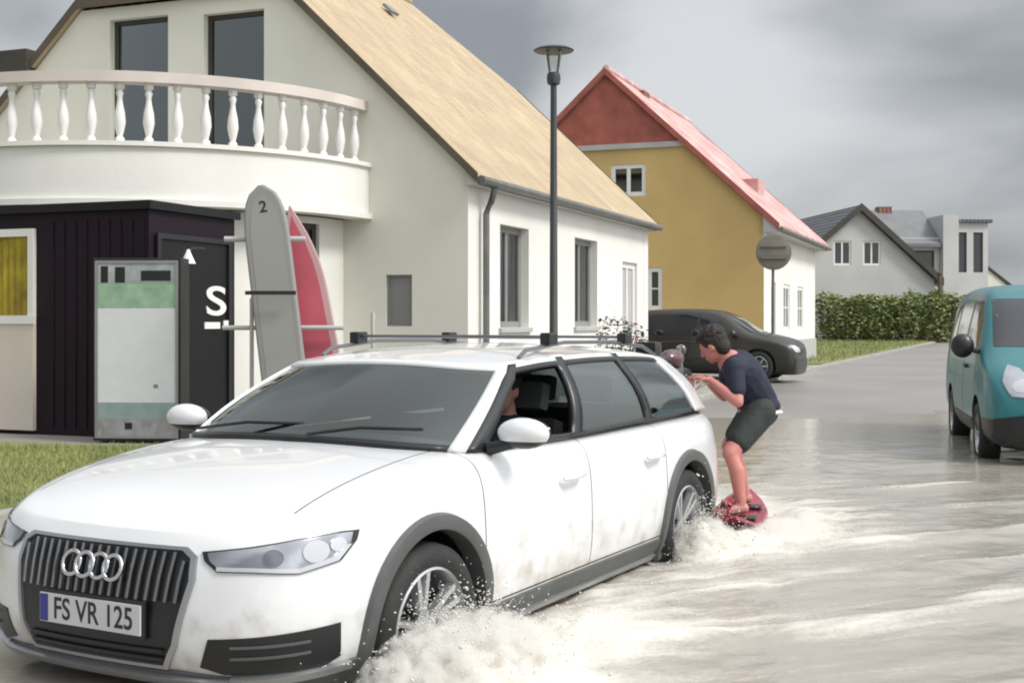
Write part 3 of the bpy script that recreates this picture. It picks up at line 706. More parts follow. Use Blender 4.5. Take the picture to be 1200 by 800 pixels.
# emblem on the side of the kiosk
text_mesh('emblem', 'S', .50, 'white_paint', lambda x, y, z: Vector((1.27 + x, -.028 - z, 1.56 + y)), ks, .006, 2.0)
m_ = MB(); mbox(m_, side_map, 1.02, 1.34, 1.24, 1.32, -.04, -.024); mbox(m_, side_map, 1.42, 1.56, 1.24, 1.34, -.04, -.024); m_.build('emblem_bar', 'white_paint', ks)
wl = empty('wall_lamp', (-3.62, 14.12, 2.05), 0, 'tiny white cone lamp above the corner of the poster box', 'lamp')
MB().lathe([(.085, 0), (.07, .03), (.03, .12), (.015, .16)], n=16).build('lamp_shade', 'white_paint', wl, True, 50)
MB().tube([(0, 0, .13), (0, .16, .18), (.05, .55, .20)], .012, 8).build('arm', 'black', wl, True)

pb = empty('poster_box', (-4.09, 13.95, .10), R(-4), 'upright black framed poster box with green and white poster in front of the kiosk', 'poster box')
MB().box(-.49, .49, -.15, .15, .0, 2.0, None, .012).build('case', 'black', pb)
M['alu'] = PM('alu', (.36, .36, .36), .35, metal=.6, var=.1)
m_ = MB()
for a in ((-.465, -.435, .03, 1.97), (.435, .465, .03, 1.97)): m_.box(a[0], a[1], -.165, -.152, a[2], a[3])
for a in ((-.434, .434, .03, .06), (-.434, .434, 1.94, 1.97)): m_.box(a[0], a[1], -.165, -.152, a[2], a[3])
m_.build('frame', 'alu', pb)
def flat(name, col, x0, x1, z0, z1, y=-.153, c2=None, vs=6, dd=.002):
    M[name + '_ink'] = PM(name + '_ink', col, .35, var=.05, vs=vs, col2=c2)
    return MB().box(x0, x1, y - dd, y, z0, z1).build(name, name + '_ink', pb)
flat('poster', (.62, .63, .64), -.434, .434, .42, 1.45)
flat('green_band', (.20, .33, .23), -.434, .434, 1.451, 1.72, c2=(.32, .45, .32), vs=7)
flat('photo_band', (.45, .44, .48), -.434, .434, 1.721, 1.94, c2=(.20, .27, .23), vs=5)
flat('teal_band', (.20, .28, .28), -.434, .434, .24, .419, c2=(.28, .34, .33))
flat('foot_band', (.34, .33, .34), -.434, .434, .06, .239, c2=(.20, .20, .20), vs=9)
for (a, c, d, e_, nm) in ((-.40, -.32, 1.73, 1.91, 'dark_figure'), (-.24, -.13, 1.73, 1.90, 'dark_figure'), (.05, .38, 1.75, 1.86, 'dark_car')):
    MB().box(a, c, -.158, -.1555, d, e_, None).build(nm, 'black', pb)
MB().box(-.13, -.05, -.158, -.1555, .13, .20).build('small_mark', 'black', pb)
MB().box(.19, .24, -.158, -.1555, .58, .62).build('small_mark', 'grey_paint', pb)

def board(name, loc, h, wd, lean, mats, label, rz=0, nose=.9):
    """a paddle board standing on its tail; outline in local x/z, thickness along y"""
    root = empty(name, loc, rz, label, 'paddle board', 'paddle boards in the rack'); root.rotation_euler = (R(-4), lean, rz)
    def outline(wd_, off):
        P = []
        for k in range(33):
            t = k / 32; P.append((t, wd_ / 2 * (math.sin(math.pi * min(1, t * 1.0)) ** .0 if 0 else (min(1, (t / .10)) ** .5 * .8 + .2 if t < .10 else 1) * (1 if t < .62 else max(.02, (1 - ((t - .62) / .38) ** (2.2 if nose > .6 else 5))) ** nose)))); 
        return [(x, off + t * (h - 2 * off)) for t, x in P] + [(-x, off + t * (h - 2 * off)) for t, x in P[::-1]]
    pts = outline(wd, 0)
    MB().poly(pts, [], lambda u, v, d: Vector((u, d, v)), -.05, .05)
    m = MB(); m.poly(pts, [], lambda u, v, d: Vector((u, d, v)), -.05, .05)
    b_ = m.build('board', mats[0], root); bv = b_.modifiers.new('round', 'BEVEL'); bv.width = .035; bv.segments = 3; bv.limit_method = 'ANGLE'; bv.angle_limit = R(50)
    pts = outline(wd * .72, .12)
    MB().poly(pts, [], lambda u, v, d: Vector((u, d, v)), -.054, -.0505).build('deck_pad', mats[1], root)
    return root
M['board_grey'] = PM('board_grey', (.235, .235, .22), .5, var=.08); M['board_grey2'] = PM('board_grey2', (.26, .26, .24), .5, var=.06)
M['board_pink'] = PM('board_pink', (.48, .30, .30), .45, var=.2); M['board_red'] = PM('board_red', (.46, .09, .12), .45, var=.2)
b1 = board('paddle_board', (-2.27, 13.05, .12), 2.74, .47, R(-7.5), ('board_grey', 'board_grey2'), 'grey paddle board standing upright in the rack by the kiosk', nose=.5)
text_mesh('board_mark', '2', .17, 'black', lambda x, y, z: Vector((x, -.056 - z, 2.50 + y)), b1, .002)
board('paddle_board', (-1.86, 13.35, .10), 2.60, .44, R(-11.5), ('board_pink', 'board_red'), 'red and pink paddle board leaning behind the grey board', nose=1.1)
rk = empty('board_rack', (-2.72, 13.2, .10), 0, 'grey steel rack holding the two paddle boards', 'rack')
m_ = MB(); m_.tube([(0, 0, 0), (0, 0, 1.55)], .022, 10); m_.build('upright', 'light_grey', rk, True)
MB().tube([(1.22, .42, 0), (1.22, .42, 1.4)], .022, 10).build('upright', 'light_grey', rk, True)
MB().tube([(-.32, .07, 1.24), (.95, .07, 1.24)], .025, 8).build('rail', 'light_grey', rk, True)
MB().tube([(-.30, .07, 2.17), (.55, .07, 2.17)], .03, 8).build('rail', 'light_grey', rk, True)
MB().tube([(0, .04, 1.5), (.02, .07, 2.2)], .018, 8).build('upright', 'black', rk, True)
MB().box(-.02, .50, -.24, -.215, 1.58, 1.62).build('strap', 'black', rk)
MB().tube([(0, -.2, .45), (0, .35, .45)], .02, 8).build('foot_bar', 'light_grey', rk, True)

sg = empty('road_sign', (6.2, 30, .07), 0, 'grey back of a round road sign above the dark parked car', 'road sign')
MB().tube([(0, 0, 0), (0, 0, 3.3)], .035, 10).build('pole', 'zinc', sg, True)
M['sign_back'] = PM('sign_back', (.15, .135, .11), .55, var=.2, vs=4)
mt = Matrix.Translation((0, -.06, 2.96)) @ Matrix.Rotation(R(90), 4, 'X')
MB().lathe([(0.001, 0), (.41, 0), (.425, .008), (.425, .02), (.41, .026), (0.001, .026)], mt, 36).build('sign_plate', 'sign_back', sg, True, 40)
m_ = MB(); m_.box(-.3, .3, -.125, -.087, 2.80, 2.84); m_.box(-.3, .3, -.125, -.087, 3.08, 3.12); m_.build('bracket', 'zinc', sg)
ps = empty('wooden_post', (26.9, 79.5, 0), 0, 'brown wooden post at the right end of the hedge', 'post')
MB().tube([(0, 0, 0), (0, 0, 4.3)], [.15, .12], 10).build('shaft', 'bark', ps, True); MB().lathe([(.16, 4.3), (.16, 4.38), (.001, 4.46)], n=12).build('cap', 'dark_trim', ps)

# ---------------------------------------------------------------- vehicles
M['paint_white'] = PM('paint_white', (.67, .675, .68), .28, var=.015, vs=3, coat=.8)
_m = M['paint_white']; _n = _m.node_tree.nodes; _l = _m.node_tree.links; _b = _n['Principled BSDF']
_s = _n.new('ShaderNodeSeparateXYZ'); _l.new(_n['Texture Coordinate'].outputs['Object'], _s.inputs[0])
_t = _n.new('ShaderNodeTexNoise'); _t.inputs['Scale'].default_value = 9; _t.inputs['Detail'].default_value = 8; _l.new(_n['Texture Coordinate'].outputs['Object'], _t.inputs['Vector'])
_r = _n.new('ShaderNodeMapRange'); _l.new(_s.outputs[2], _r.inputs[0]); _r.inputs[1].default_value = .75; _r.inputs[2].default_value = .28; _r.inputs[3].default_value = -.15; _r.inputs[4].default_value = .30
_a = _n.new('ShaderNodeMath'); _a.operation = 'ADD'; _l.new(_r.outputs[0], _a.inputs[0]); _l.new(_t.outputs['Fac'], _a.inputs[1])
_q = _n.new('ShaderNodeMapRange'); _q.interpolation_type = 'SMOOTHSTEP'; _l.new(_a.outputs[0], _q.inputs[0]); _q.inputs[1].default_value = .52; _q.inputs[2].default_value = .95; _q.inputs[4].default_value = .75
_x = _n.new('ShaderNodeMix'); _x.data_type = 'RGBA'; _l.new(_q.outputs[0], _x.inputs[0]); _l.new(_n['Color Ramp'].outputs[0], _x.inputs[6]); _x.inputs[7].default_value = (.36, .32, .26, 1); _l.new(_x.outputs[2], _b.inputs['Base Color'])
M['clad_grey'] = PM('clad_grey', (.085, .09, .088), .55, var=.2, vs=6)
M['trim_black'] = PM('trim_black', (.012, .013, .014), .35, var=.2)
M['chrome'] = PM('chrome', (.62, .62, .63), .18, metal=1, var=.05)
M['silver'] = PM('silver', (.42, .43, .44), .32, metal=.85, var=.08)
M['slat_metal'] = PM('slat_metal', (.17, .17, .175), .3, metal=.8)
M['rubber'] = PM('rubber', (.022, .022, .022), .75, var=.3, vs=8, bump=.2, bs=40)
M['alloy'] = PM('alloy', (.52, .53, .54), .28, metal=.8, var=.08)
M['disc_metal'] = PM('disc_metal', (.14, .14, .14), .35, metal=.8)
M['car_glass'] = glass_mat('car_glass', (.75, .86, .80), .02, .45)
M['cabin'] = PM('cabin', (.02, .02, .022), .8, var=.2); M['cabin_grey'] = PM('cabin_grey', (.10, .11, .11), .75, var=.1)
M['lamp_silver'] = PM('lamp_silver', (.36, .37, .40), .15, metal=.75, var=.22, vs=5, coat=1)
M['lamp_dark'] = PM('lamp_dark', (.10, .10, .12), .1, coat=1)
M['lamp_clear'] = PM('lamp_clear', (.46, .47, .51), .08, var=.1, coat=1)
M['plate_white'] = PM('plate_white', (.55, .56, .57), .35, var=.05); M['plate_blue'] = PM('plate_blue', (.03, .04, .22), .4)
M['tail_red'] = PM('tail_red', (.35, .01, .012), .2, coat=1)
M['amber'] = PM('amber', (.5, .16, .02), .3, coat=1)

def smooth_eval(o, lv):
    s = o.modifiers.new('s', 'SUBSURF'); s.levels = s.render_levels = lv
    me = evaluated(o); old = o.data; o.modifiers.clear(); o.data = me; bpy.data.meshes.remove(old); return o
def cut(o, cutters):
    for c in cutters:
        c.parent = o.parent
        b_ = o.modifiers.new('b', 'BOOLEAN'); b_.operation = 'DIFFERENCE'; b_.object = c; b_.solver = 'EXACT'
    me = evaluated(o); old = o.data; o.modifiers.clear(); o.data = me; bpy.data.meshes.remove(old)
    for c in cutters: bpy.data.objects.remove(c)
def bvh_of(o): return BVHTree.FromPolygons([v.co.copy() for v in o.data.vertices], [p.vertices[:] for p in o.data.polygons])

def proj_panel(bvh, poly, org, dirv, name, mat, parent, step=.04, off=.004, depth=.012, holes=(), smooth=True):
    """an outline laid onto a body: org(u, v) is where a ray along dirv starts; the panel follows the surface with its own thickness"""
    bm = bmesh.new(); vs_flat = [p for lp in [poly] + list(holes) for p in lp]
    tris = tessellate_polygon([[Vector((p[0], p[1], 0)) for p in lp] for lp in [poly] + list(holes)])
    V = [bm.verts.new((p[0], p[1], 0)) for p in vs_flat]
    for t in tris:
        try: bm.faces.new([V[i] for i in t])
        except ValueError: pass
    us = [p[0] for p in poly]; ws = [p[1] for p in poly]
    for ax, lo, hi in ((0, min(us), max(us)), (1, min(ws), max(ws))):
        k = math.ceil(lo / step)
        while k * step < hi:
            co = Vector((k * step, 0, 0)) if ax == 0 else Vector((0, k * step, 0)); no_ = Vector((1, 0, 0)) if ax == 0 else Vector((0, 1, 0))
            bmesh.ops.bisect_plane(bm, geom=bm.verts[:] + bm.edges[:] + bm.faces[:], plane_co=co, plane_no=no_); k += 1
    bmesh.ops.dissolve_degenerate(bm, edges=bm.edges, dist=1e-5)
    bmesh.ops.recalc_face_normals(bm, faces=bm.faces)
    last = None; hits = {}
    for v in bm.verts:
        h = bvh.ray_cast(org(v.co.x, v.co.y), dirv)
        hits[v] = (h[0], h[1]) if h[0] is not None else None
    ok = [v for v in bm.verts if hits[v]]
    for v in bm.verts:
        if hits[v]: continue
        q = min(ok, key=lambda w_: (w_.co - v.co).length); o_ = org(v.co.x, v.co.y); hp = hits[q][0]
        hits[v] = (o_ + dirv * ((hp - o_).dot(dirv)), hits[q][1])
    base = {}
    for v in bm.verts:
        p, n_ = hits[v]
        if n_.dot(dirv) > 0: n_ = -n_
        base[v] = (p + n_ * off, p - n_ * depth)
    edges = [e_ for e_ in bm.edges if len(e_.link_faces) == 1]
    faces = bm.faces[:]; pair = {}
    for v in list(bm.verts): pair[v] = bm.verts.new(base[v][1])
    for v in list(pair): v.co = base[v][0]
    for e_ in edges: 
        a, c = e_.verts; bm.faces.new((a, c, pair[c], pair[a]))
    for f in faces:
        try: bm.faces.new([pair[v] for v in f.verts][::-1])
        except ValueError: pass
    bmesh.ops.recalc_face_normals(bm, faces=bm.faces)
    me = bpy.data.meshes.new(name); bm.to_mesh(me); bm.free(); return link(name, me, mat, parent, smooth, 40)

def wheel(parent, x, y, z, r, wd, side, rim_r, spokes=10, detail=True, steer=0, spin=0, dark=False):
    """side +1: outer face towards +y"""
    base = Matrix.Translation((x, y, z)) @ Matrix.Rotation(steer, 4, 'Z') @ Matrix.Rotation(R(-90 * side), 4, 'X')   # local z -> outward
    h = wd / 2
    hub = MB().lathe([(.02, -h * .6), (rim_r * .72, -h * .6), (rim_r * .72, -h * .4), (.07, -h * .3), (.07, h * .5), (.02, h * .55)], base, 24).build('wheel', 'disc_metal', parent, True, 40)
    tp = [(rim_r * .99, -h * .8), (rim_r + .02, -h), (r - .035, -h), (r - .008, -h * .8), (r, -h * .4), (r, h * .4), (r - .008, h * .8), (r - .035, h), (rim_r + .025, h * 1.0), (rim_r * 1.0, h * .86)]
    MB().lathe(tp, base, 48, True).build('tyre', 'rubber', hub, True, 50)
    m_ = MB(); m_.lathe([(rim_r, -h * .8), (rim_r * 1.005, h * .88), (rim_r * .965, h * .92), (rim_r * .93, h * .78), (rim_r * .92, -h * .8)], base, 48, True)
    m_.lathe([(.001, h * .60), (.035, h * .60), (.055, h * .54), (.062, h * .35), (.001, h * .3)], base, 20)
    for k in range(spokes):
        tw = (2 * math.pi / spokes) * k + (.09 if k % 2 else -.09) * (10 / spokes) * (2.2 if spokes == 10 else 0) * .8 + spin
        q = base @ Matrix.Rotation(tw, 4, 'Z'); w0, w1 = rim_r * .085, rim_r * .065
        pts = [(.04, -w0, h * .34), (.04, w0, h * .34), (.04, w0 * .7, h * .58), (.04, -w0 * .7, h * .58)]
        p2 = [(rim_r * .95, -w1, h * .50), (rim_r * .95, w1, h * .50), (rim_r * .95, w1 * .7, h * .82), (rim_r * .95, -w1 * .7, h * .82)]
        A = [m_.bm.verts.new(q @ Vector(p)) for p in pts]; B = [m_.bm.verts.new(q @ Vector(p)) for p in p2]
        m_.bm.faces.new(A[::-1]); m_.bm.faces.new(B)
        for i in range(4): m_.bm.faces.new((A[i], A[(i + 1) % 4], B[(i + 1) % 4], B[i]))
    m_.build('rim', 'silver' if dark else 'alloy', hub, True, 35)
    return hub
def cyl_cut(x, z, r, y0, y1):
    mt = Matrix.Translation((x, y0, z)) @ Matrix.Rotation(R(-90), 4, 'X')
    return MB().lathe([(r, 0), (r, y1 - y0)], mt, 56).build('cutter', 'black')

def split_off(o, test, name, mat=None):
    """move the faces of o that pass test into an object of their own under the same parent"""
    bm = bmesh.new(); bm.from_mesh(o.data); bm.faces.ensure_lookup_table()
    sel = [f for f in bm.faces if test(f.calc_center_median(), f)]
    b2 = bm.copy(); b2.faces.ensure_lookup_table(); idx = {f.index for f in sel}
    bmesh.ops.delete(b2, geom=[f for f in b2.faces if f.index not in idx], context='FACES')
    bmesh.ops.delete(bm, geom=sel, context='FACES')
    for bb_ in (bm, b2): bmesh.ops.delete(bb_, geom=[v for v in bb_.verts if not v.link_faces], context='VERTS')
    bm.to_mesh(o.data); bm.free()
    me = bpy.data.meshes.new(name)
    for m__ in o.data.materials: me.materials.append(m__)
    b2.to_mesh(me); b2.free()
    n_ = bpy.data.objects.new(name, me); COL.objects.link(n_); n_.parent = o.parent
    me.shade_smooth(); me.set_sharp_from_angle(angle=R(38))
    if mat: me.materials.clear(); me.materials.append(M[mat])
    return n_
def bisect(o, planes):
    bm = bmesh.new(); bm.from_mesh(o.data)
    for co, no_ in planes: bmesh.ops.bisect_plane(bm, geom=bm.verts[:] + bm.edges[:] + bm.faces[:], plane_co=co, plane_no=no_, dist=1e-6)
    bm.to_mesh(o.data); bm.free()
def drop(o, test):
    bm = bmesh.new(); bm.from_mesh(o.data)
    bmesh.ops.delete(bm, geom=[f for f in bm.faces if test(f.calc_center_median())], context='FACES'); bm.to_mesh(o.data); bm.free()

# ---- the white estate car (x forward, y towards its left flank, origin on the ground under the front axle)
car = empty('estate_car', CAR_O, 0, 'white estate car with grey wheel arches driving through the flood water', 'car')
car.rotation_euler = (0, 0, math.atan2(FW.y, FW.x))
ZD = ([-3.98, -3.9, -3.5, -.62, -.32, -.02, .38, .66, .80, .88, .96], [.95, 1.0, 1.035, 1.06, 1.065, 1.035, .975, .905, .845, .795, .74])
def zc(x): return herm(ZD[0], ZD[1], x)
def zdeck(x, y): return zc(x) - (.055 + .03 * sm(.3, .9, x)) * (abs(y) / .85) ** 2.4
def build_body():
    cols = [(.955, 0), (.948, .22), (.925, .45), (.865, .66), (.74, .80), (.55, .872), (.30, .91), (0, .932), (-.35, .935), (-.8, .93), (-1.3, .928), (-1.8, .928), (-2.3, .932), (-2.6, .936),
            (-2.905, .94), (-3.2, .93), (-3.45, .905), (-3.66, .85), (-3.82, .74), (-3.92, .52), (-3.97, .25), (-3.98, 0)]
    fz = [0, .04, .20, .42, .62, .80, .93, 1.0]
    ins_s = [.16, .07, .015, 0, .004, .012, .035, .10]
    ins_f = [.20, .10, .02, 0, .012, .03, .055, .10]
    ins_r = [.25, .12, .02, 0, .01, .03, .06, .11]
    K = len(cols); bm = bmesh.new(); half = []
    for j, f in enumerate(fz):
        row = []
        for k, (x, y) in enumerate(cols):
            a = Vector(cols[max(0, k - 1)]); c = Vector(cols[min(K - 1, k + 1)]); t = (c - a).normalized(); nn = Vector((-t.y, t.x)) * -1
            nn = Vector((t.y * -1, t.x)); 
            if nn.dot(Vector((x + 1.5, y * 2))) < 0: nn = -nn
            if k == 0: nn = Vector((1, 0))
            if k == K - 1: nn = Vector((-1, 0))
            wf_ = sm(.35, .9, x); wr_ = sm(-3.4, -3.9, x)
            ins = ins_f[j] * wf_ + ins_r[j] * wr_ + ins_s[j] * (1 - wf_ - wr_)
            px, py = x - nn.x * ins, max(0, y - nn.y * ins) if k not in (0, K - 1) else 0
            zt = zdeck(min(px, .93), py); zb = .20 + .03 * wf_
            row.append((px, py, zb + f * (zt - zb)))
        half.append(row)
    edge = half[-1]
    for c in (.86, .60, .30, 0): half.append([(x, y * c, zdeck(min(x, .93), y * c)) for x, y, z in edge])
    bot = half[0]; und = [[(x * .98, y * c, .20) for x, y, z in bot] for c in (0, .5, .85)]
    rows = und + half
    for sgn in (1, -1):
        g_ = [[bm.verts.new((x, y * sgn, z)) for x, y, z in r] for r in rows]
        for j in range(len(g_) - 1):
            for k in range(K - 1):
                q = [g_[j][k], g_[j][k + 1], g_[j + 1][k + 1], g_[j + 1][k]]
                bm.faces.new(q if sgn > 0 else q[::-1])
    bmesh.ops.remove_doubles(bm, verts=bm.verts, dist=1e-4)
    bmesh.ops.dissolve_degenerate(bm, edges=bm.edges, dist=1e-4)
    bmesh.ops.recalc_face_normals(bm, faces=bm.faces)
    me = bpy.data.meshes.new('body'); bm.to_mesh(me); bm.free()
    return link('body', me, ['paint_white', 'trim_black', 'cabin'], car)
body = build_body(); smooth_eval(body, 3)
BV = bvh_of(body)
WB, WR, WZ = -2.905, .345, .35
AR = .393
cuts = []
for x in (0, WB):
    cuts += [cyl_cut(x, WZ + .01, AR, .60, 1.25), cyl_cut(x, WZ + .01, AR, -1.25, -.60)]
cuts.append(MB().box(-3.55, -.66, -.735, .735, .30, 1.4).build('cutter', 'black'))
cut(body, cuts)
def in_arch(c): return any(abs((Vector((c.x, c.z)) - Vector((x, WZ + .01))).length - AR) < .012 and abs(c.y) > .595 or ((Vector((c.x, c.z)) - Vector((x, WZ + .01))).length < AR - .01 and abs(abs(c.y) - .60) < .01) for x in (0, WB))
for p in body.data.polygons:
    c = p.center
    if in_arch(c): p.material_index = 1
    elif -3.56 < c.x < -.65 and abs(c.y) < .74 and c.z > .295 and not (c.z > .9 and abs(c.y) > .74) and (c.z < .97): p.material_index = 2 if c.z > .25 else 1
body.data.shade_smooth(); body.data.set_sharp_from_angle(angle=R(38))
# shut lines
g2 = .0035; X0 = lambda x: Vector((x, 0, 0)); Z0 = lambda z: Vector((0, 0, z)); NX = Vector((1, 0, 0)); NZ = Vector((0, 0, 1))
DX = (-.40, -1.50, -2.52)
pl = []
for x in DX: pl += [(X0(x - g2), NX), (X0(x + g2), NX)]
pl += [(Z0(.355), NZ), (Z0(.362), NZ)]
for s_ in (1, -1): pl += [(Vector((0, s_ * .675, 0)), Vector((0, 1, 0))), (Vector((0, s_ * .681, 0)), Vector((0, 1, 0)))]
pl += [(X0(-.36), NX)]
bisect(body, pl)
out_side = lambda c: abs(c.y) > .745
drop(body, lambda c: out_side(c) and c.z > .358 and any(abs(c.x - x) < g2 for x in DX))
drop(body, lambda c: out_side(c) and .355 < c.z < .362 and DX[2] < c.x < DX[0] and not in_arch(c))
drop(body, lambda c: .675 < abs(c.y) < .681 and c.z > .86 and -.36 < c.x < .60)
for s_ in (1, -1):
    for a, c_ in ((DX[0], DX[1]), (DX[1], DX[2])):
        d = split_off(body, lambda c, f: out_side(c) and c.y * s_ > 0 and c.z > .36 and c_ < c.x < a and f.material_index == 0, 'door')
        hx = (a + c_) / 2 - .30
        hz = .83
        m_ = MB(); m_.tube([(hx + .11, s_ * .94, hz), (hx + .07, s_ * .965, hz + .002), (hx - .07, s_ * .965, hz + .008), (hx - .11, s_ * .94, hz + .008)], [.010, .014, .014, .010], 8); m_.build('handle', 'paint_white', d, True)
bon = split_off(body, lambda c, f: abs(c.y) < .676 and c.z > .86 and -.36 < c.x < .60 and f.normal.z > .3, 'bonnet')

# arches, sills, lower trim
def arch(x, s_):
    bm = bmesh.new(); rows = []
    for k in range(41):
        th = R(-20 + 220 * k / 40); row = []
        for r_, off in ((AR - .004, -.07), (AR - .004, .016), (AR + .012, .024), (AR + .056, .022), (AR + .066, -.006)):
            px, pz = x + r_ * math.cos(th), WZ + .01 + r_ * math.sin(th)
            h = BV.ray_cast(Vector((px, s_ * 2, max(.26, pz))), Vector((0, -s_, 0)))
            y = h[0].y if h[0] is not None else s_ * .9
            row.append(bm.verts.new((px, y + s_ * off, pz)))
        rows.append(row)
    for a, c in zip(rows, rows[1:]):
        for i in range(4): bm.faces.new((a[i], a[i + 1], c[i + 1], c[i]))
    bmesh.ops.recalc_face_normals(bm, faces=bm.faces)
    me = bpy.data.meshes.new('wheel_arch_trim'); bm.to_mesh(me); bm.free(); o = link('wheel_arch_trim', me, 'clad_grey', car, True, 60)
for x in (0, WB):
    for s_ in (1, -1): arch(x, s_)
YD = lambda s_: Vector((0, -s_, 0))
for s_ in (1, -1):
    sp = [(-.47, .24), (-2.44, .24), (-2.44, .345), (-.47, .345)]
    proj_panel(BV, sp, lambda u, v: Vector((u, s_ * 2, v)), YD(s_), 'sill_trim', 'clad_grey', car, .06, .014)
    proj_panel(BV, [(-.47, .236), (-2.44, .236), (-2.44, .262), (-.47, .262)], lambda u, v: Vector((u, s_ * 2, v)), YD(s_), 'sill_strip', 'silver', car, .06, .026, .005)
# front: grille, plate, intakes, lamps
FX = Vector((-1, 0, 0)); fo = lambda u, v: Vector((2, u, v))
gp = [(-.40, .765), (.40, .765), (.445, .74), (.455, .66), (.40, .42), (.345, .335), (-.345, .335), (-.40, .42), (-.455, .66), (-.445, .74)]
gp_in = [(u * .955, .565 + (v - .565) * .94) for u, v in gp]
gr = proj_panel(BV, gp_in, fo, FX, 'grille', 'trim_black', car, .05, .004)
proj_panel(BV, gp, fo, FX, 'grille_frame', 'silver', car, .04, .016, .01, holes=[gp_in])
m_ = MB()
def front_pt(u, v, off=0):
    h = BV.ray_cast(Vector((2, u, v)), FX); return h[0] + h[1] * off
k = -.40
while k <= .401:
    zt = .745 if abs(k) < .40 else .72; zb_ = .575
    pa, pc = front_pt(k, zt, .018), front_pt(k * .97, zb_, .018)
    m_.tube([pa, (pa + pc) / 2 + Vector((.004, 0, 0)), pc], .0062, 6); k += .0445
m_.build('grille_slat', 'slat_metal', gr, True)
m_ = MB()
for z in (.37, .40): m_.tube([front_pt(u, z, .012) for u in fr(-.34, .34, 8)], .006, 6)
m_.build('grille_bar', 'trim_black', gr, True)
for k in range(4):       # four interlocked rings
    c = front_pt((k - 1.5) * .071, .675, .035); nrm = (front_pt((k - 1.5) * .071, .72) - front_pt((k - 1.5) * .071, .68)).normalized()
    ty = Vector((0, 1, 0)); pts = [c + .045 * math.cos(a) * ty + .045 * math.sin(a) * nrm + Vector((.003 * (k % 2), 0, 0)) for a in [2 * math.pi * i / 28 for i in range(28)]]
    MB().tube(pts, .0085, 8, closed=True).build('ring_emblem', 'chrome', car, True, 180)
pc = front_pt(0, .505, .02); px_ = max(front_pt(u, v).x for u in (-.26, 0, .26) for v in (.45, .56)) + .012
pm = MB().box(px_, px_ + .008, -.26, .26, .45, .56, None, .002).build('number_plate', 'plate_white', car)
MB().box(px_ + .0085, px_ + .010, -.256, -.215, .454, .556).build('plate_band', 'plate_blue', pm)
text_mesh('plate_text', 'FS VR 125', .115, 'trim_black', lambda x, y, z: Vector((px_ + .0085 + z * .4, .02 + x, .5035 + y)), pm, .002, .86)
MB().box(px_ - .012, px_ - .001, -.275, .275, .435, .575, None, .003).build('plate_holder', 'trim_black', pm)
for s_ in (1, -1):
    D45 = Vector((-1, -s_ * .75, 0)).normalized(); Hh = Vector((-D45.y, D45.x, 0)) * (1 if True else 1)
    hv = Vector((s_ * D45.y, -s_ * D45.x, 0)); hv = Vector((-.6 * 1, s_ * .8, 0))
    def ho(u, v): return Vector((.9, s_ * .45, v)) + hv * u - D45 * 1.5
    hp = [(.035, .755), (.045, .725), (.09, .69), (.22, .69), (.38, .68), (.53, .71), (.59, .775), (.60, .81), (.53, .812), (.38, .80), (.20, .775)]
    hl = proj_panel(BV, hp, ho, D45, 'headlight', 'lamp_silver', car, .04, .005)
    ins = lambda f: [(.30 + (u - .30) * f, .752 + (v - .752) * f) for u, v in hp]
    proj_panel(BV, hp, ho, D45, 'headlight_rim', 'trim_black', hl, .04, .008, .004, holes=[ins(.93)])
    for cu, cv, r_, mm in ((.44, .752, .038, 'lamp_clear'), (.29, .738, .030, 'lamp_dark'), (.52, .768, .024, 'lamp_clear')):
        proj_panel(BV, [(cu + r_ * 1.25 * math.cos(a), cv + r_ * math.sin(a)) for a in [i * math.pi / 10 for i in range(20)]], ho, D45, 'reflector', mm, hl, .03, .010, .004)
    proj_panel(BV, [(.09, .693), (.22, .693), (.38, .683), (.52, .712), (.57, .765), (.55, .762), (.50, .727), (.38, .699), (.22, .707), (.09, .707)], ho, D45, 'light_strip', 'lamp_clear', hl, .03, .011, .004)
    ip = [(-.04, .455), (.25, .475), (.43, .485), (.43, .36), (.38, .335), (.02, .325), (-.07, .35)]
    ii = [(u + .10, v) for u, v in ip]
    def io(u, v): return Vector((.9, s_ * .45, v)) + hv * u - D45 * 1.5
    it = proj_panel(BV, ii, io, D45, 'air_intake', 'trim_black', car, .05, .006)
    for zz_ in (.395, .435): 
        proj_panel(BV, [(.14, zz_ - .01), (.42, zz_), (.42, zz_ + .008), (.14, zz_ - .002)], io, D45, 'intake_bar', 'clad_grey', it, .05, .014, .004)
# grey chin and silver skid strip
chin = [(y, z) for y, z in ((-.80, .23), (.80, .23), (.80, .30), (.40, .325), (-.40, .325), (-.80, .30))]
proj_panel(BV, chin, fo, FX, 'bumper_chin', 'clad_grey', car, .06, .012)
proj_panel(BV, [(-.62, .285), (.62, .285), (.62, .312), (-.62, .312)], fo, FX, 'skid_strip', 'silver', car, .05, .03)
for s_ in (1, -1):
    D45 = Vector((-1, -s_ * .75, 0)).normalized(); hv = Vector((-.6, s_ * .8, 0))
    def co_(u, v): return Vector((.9, s_ * .45, v)) + hv * u - D45 * 1.5
    proj_panel(BV, [(.14, .24), (.60, .24), (.60, .335), (.14, .318)], co_, D45, 'bumper_corner_trim', 'clad_grey', car, .05, .016)
    proj_panel(BV, [(.14, .295), (.56, .31), (.56, .335), (.14, .32)], co_, D45, 'bumper_strip', 'silver', car, .05, .026, .005)

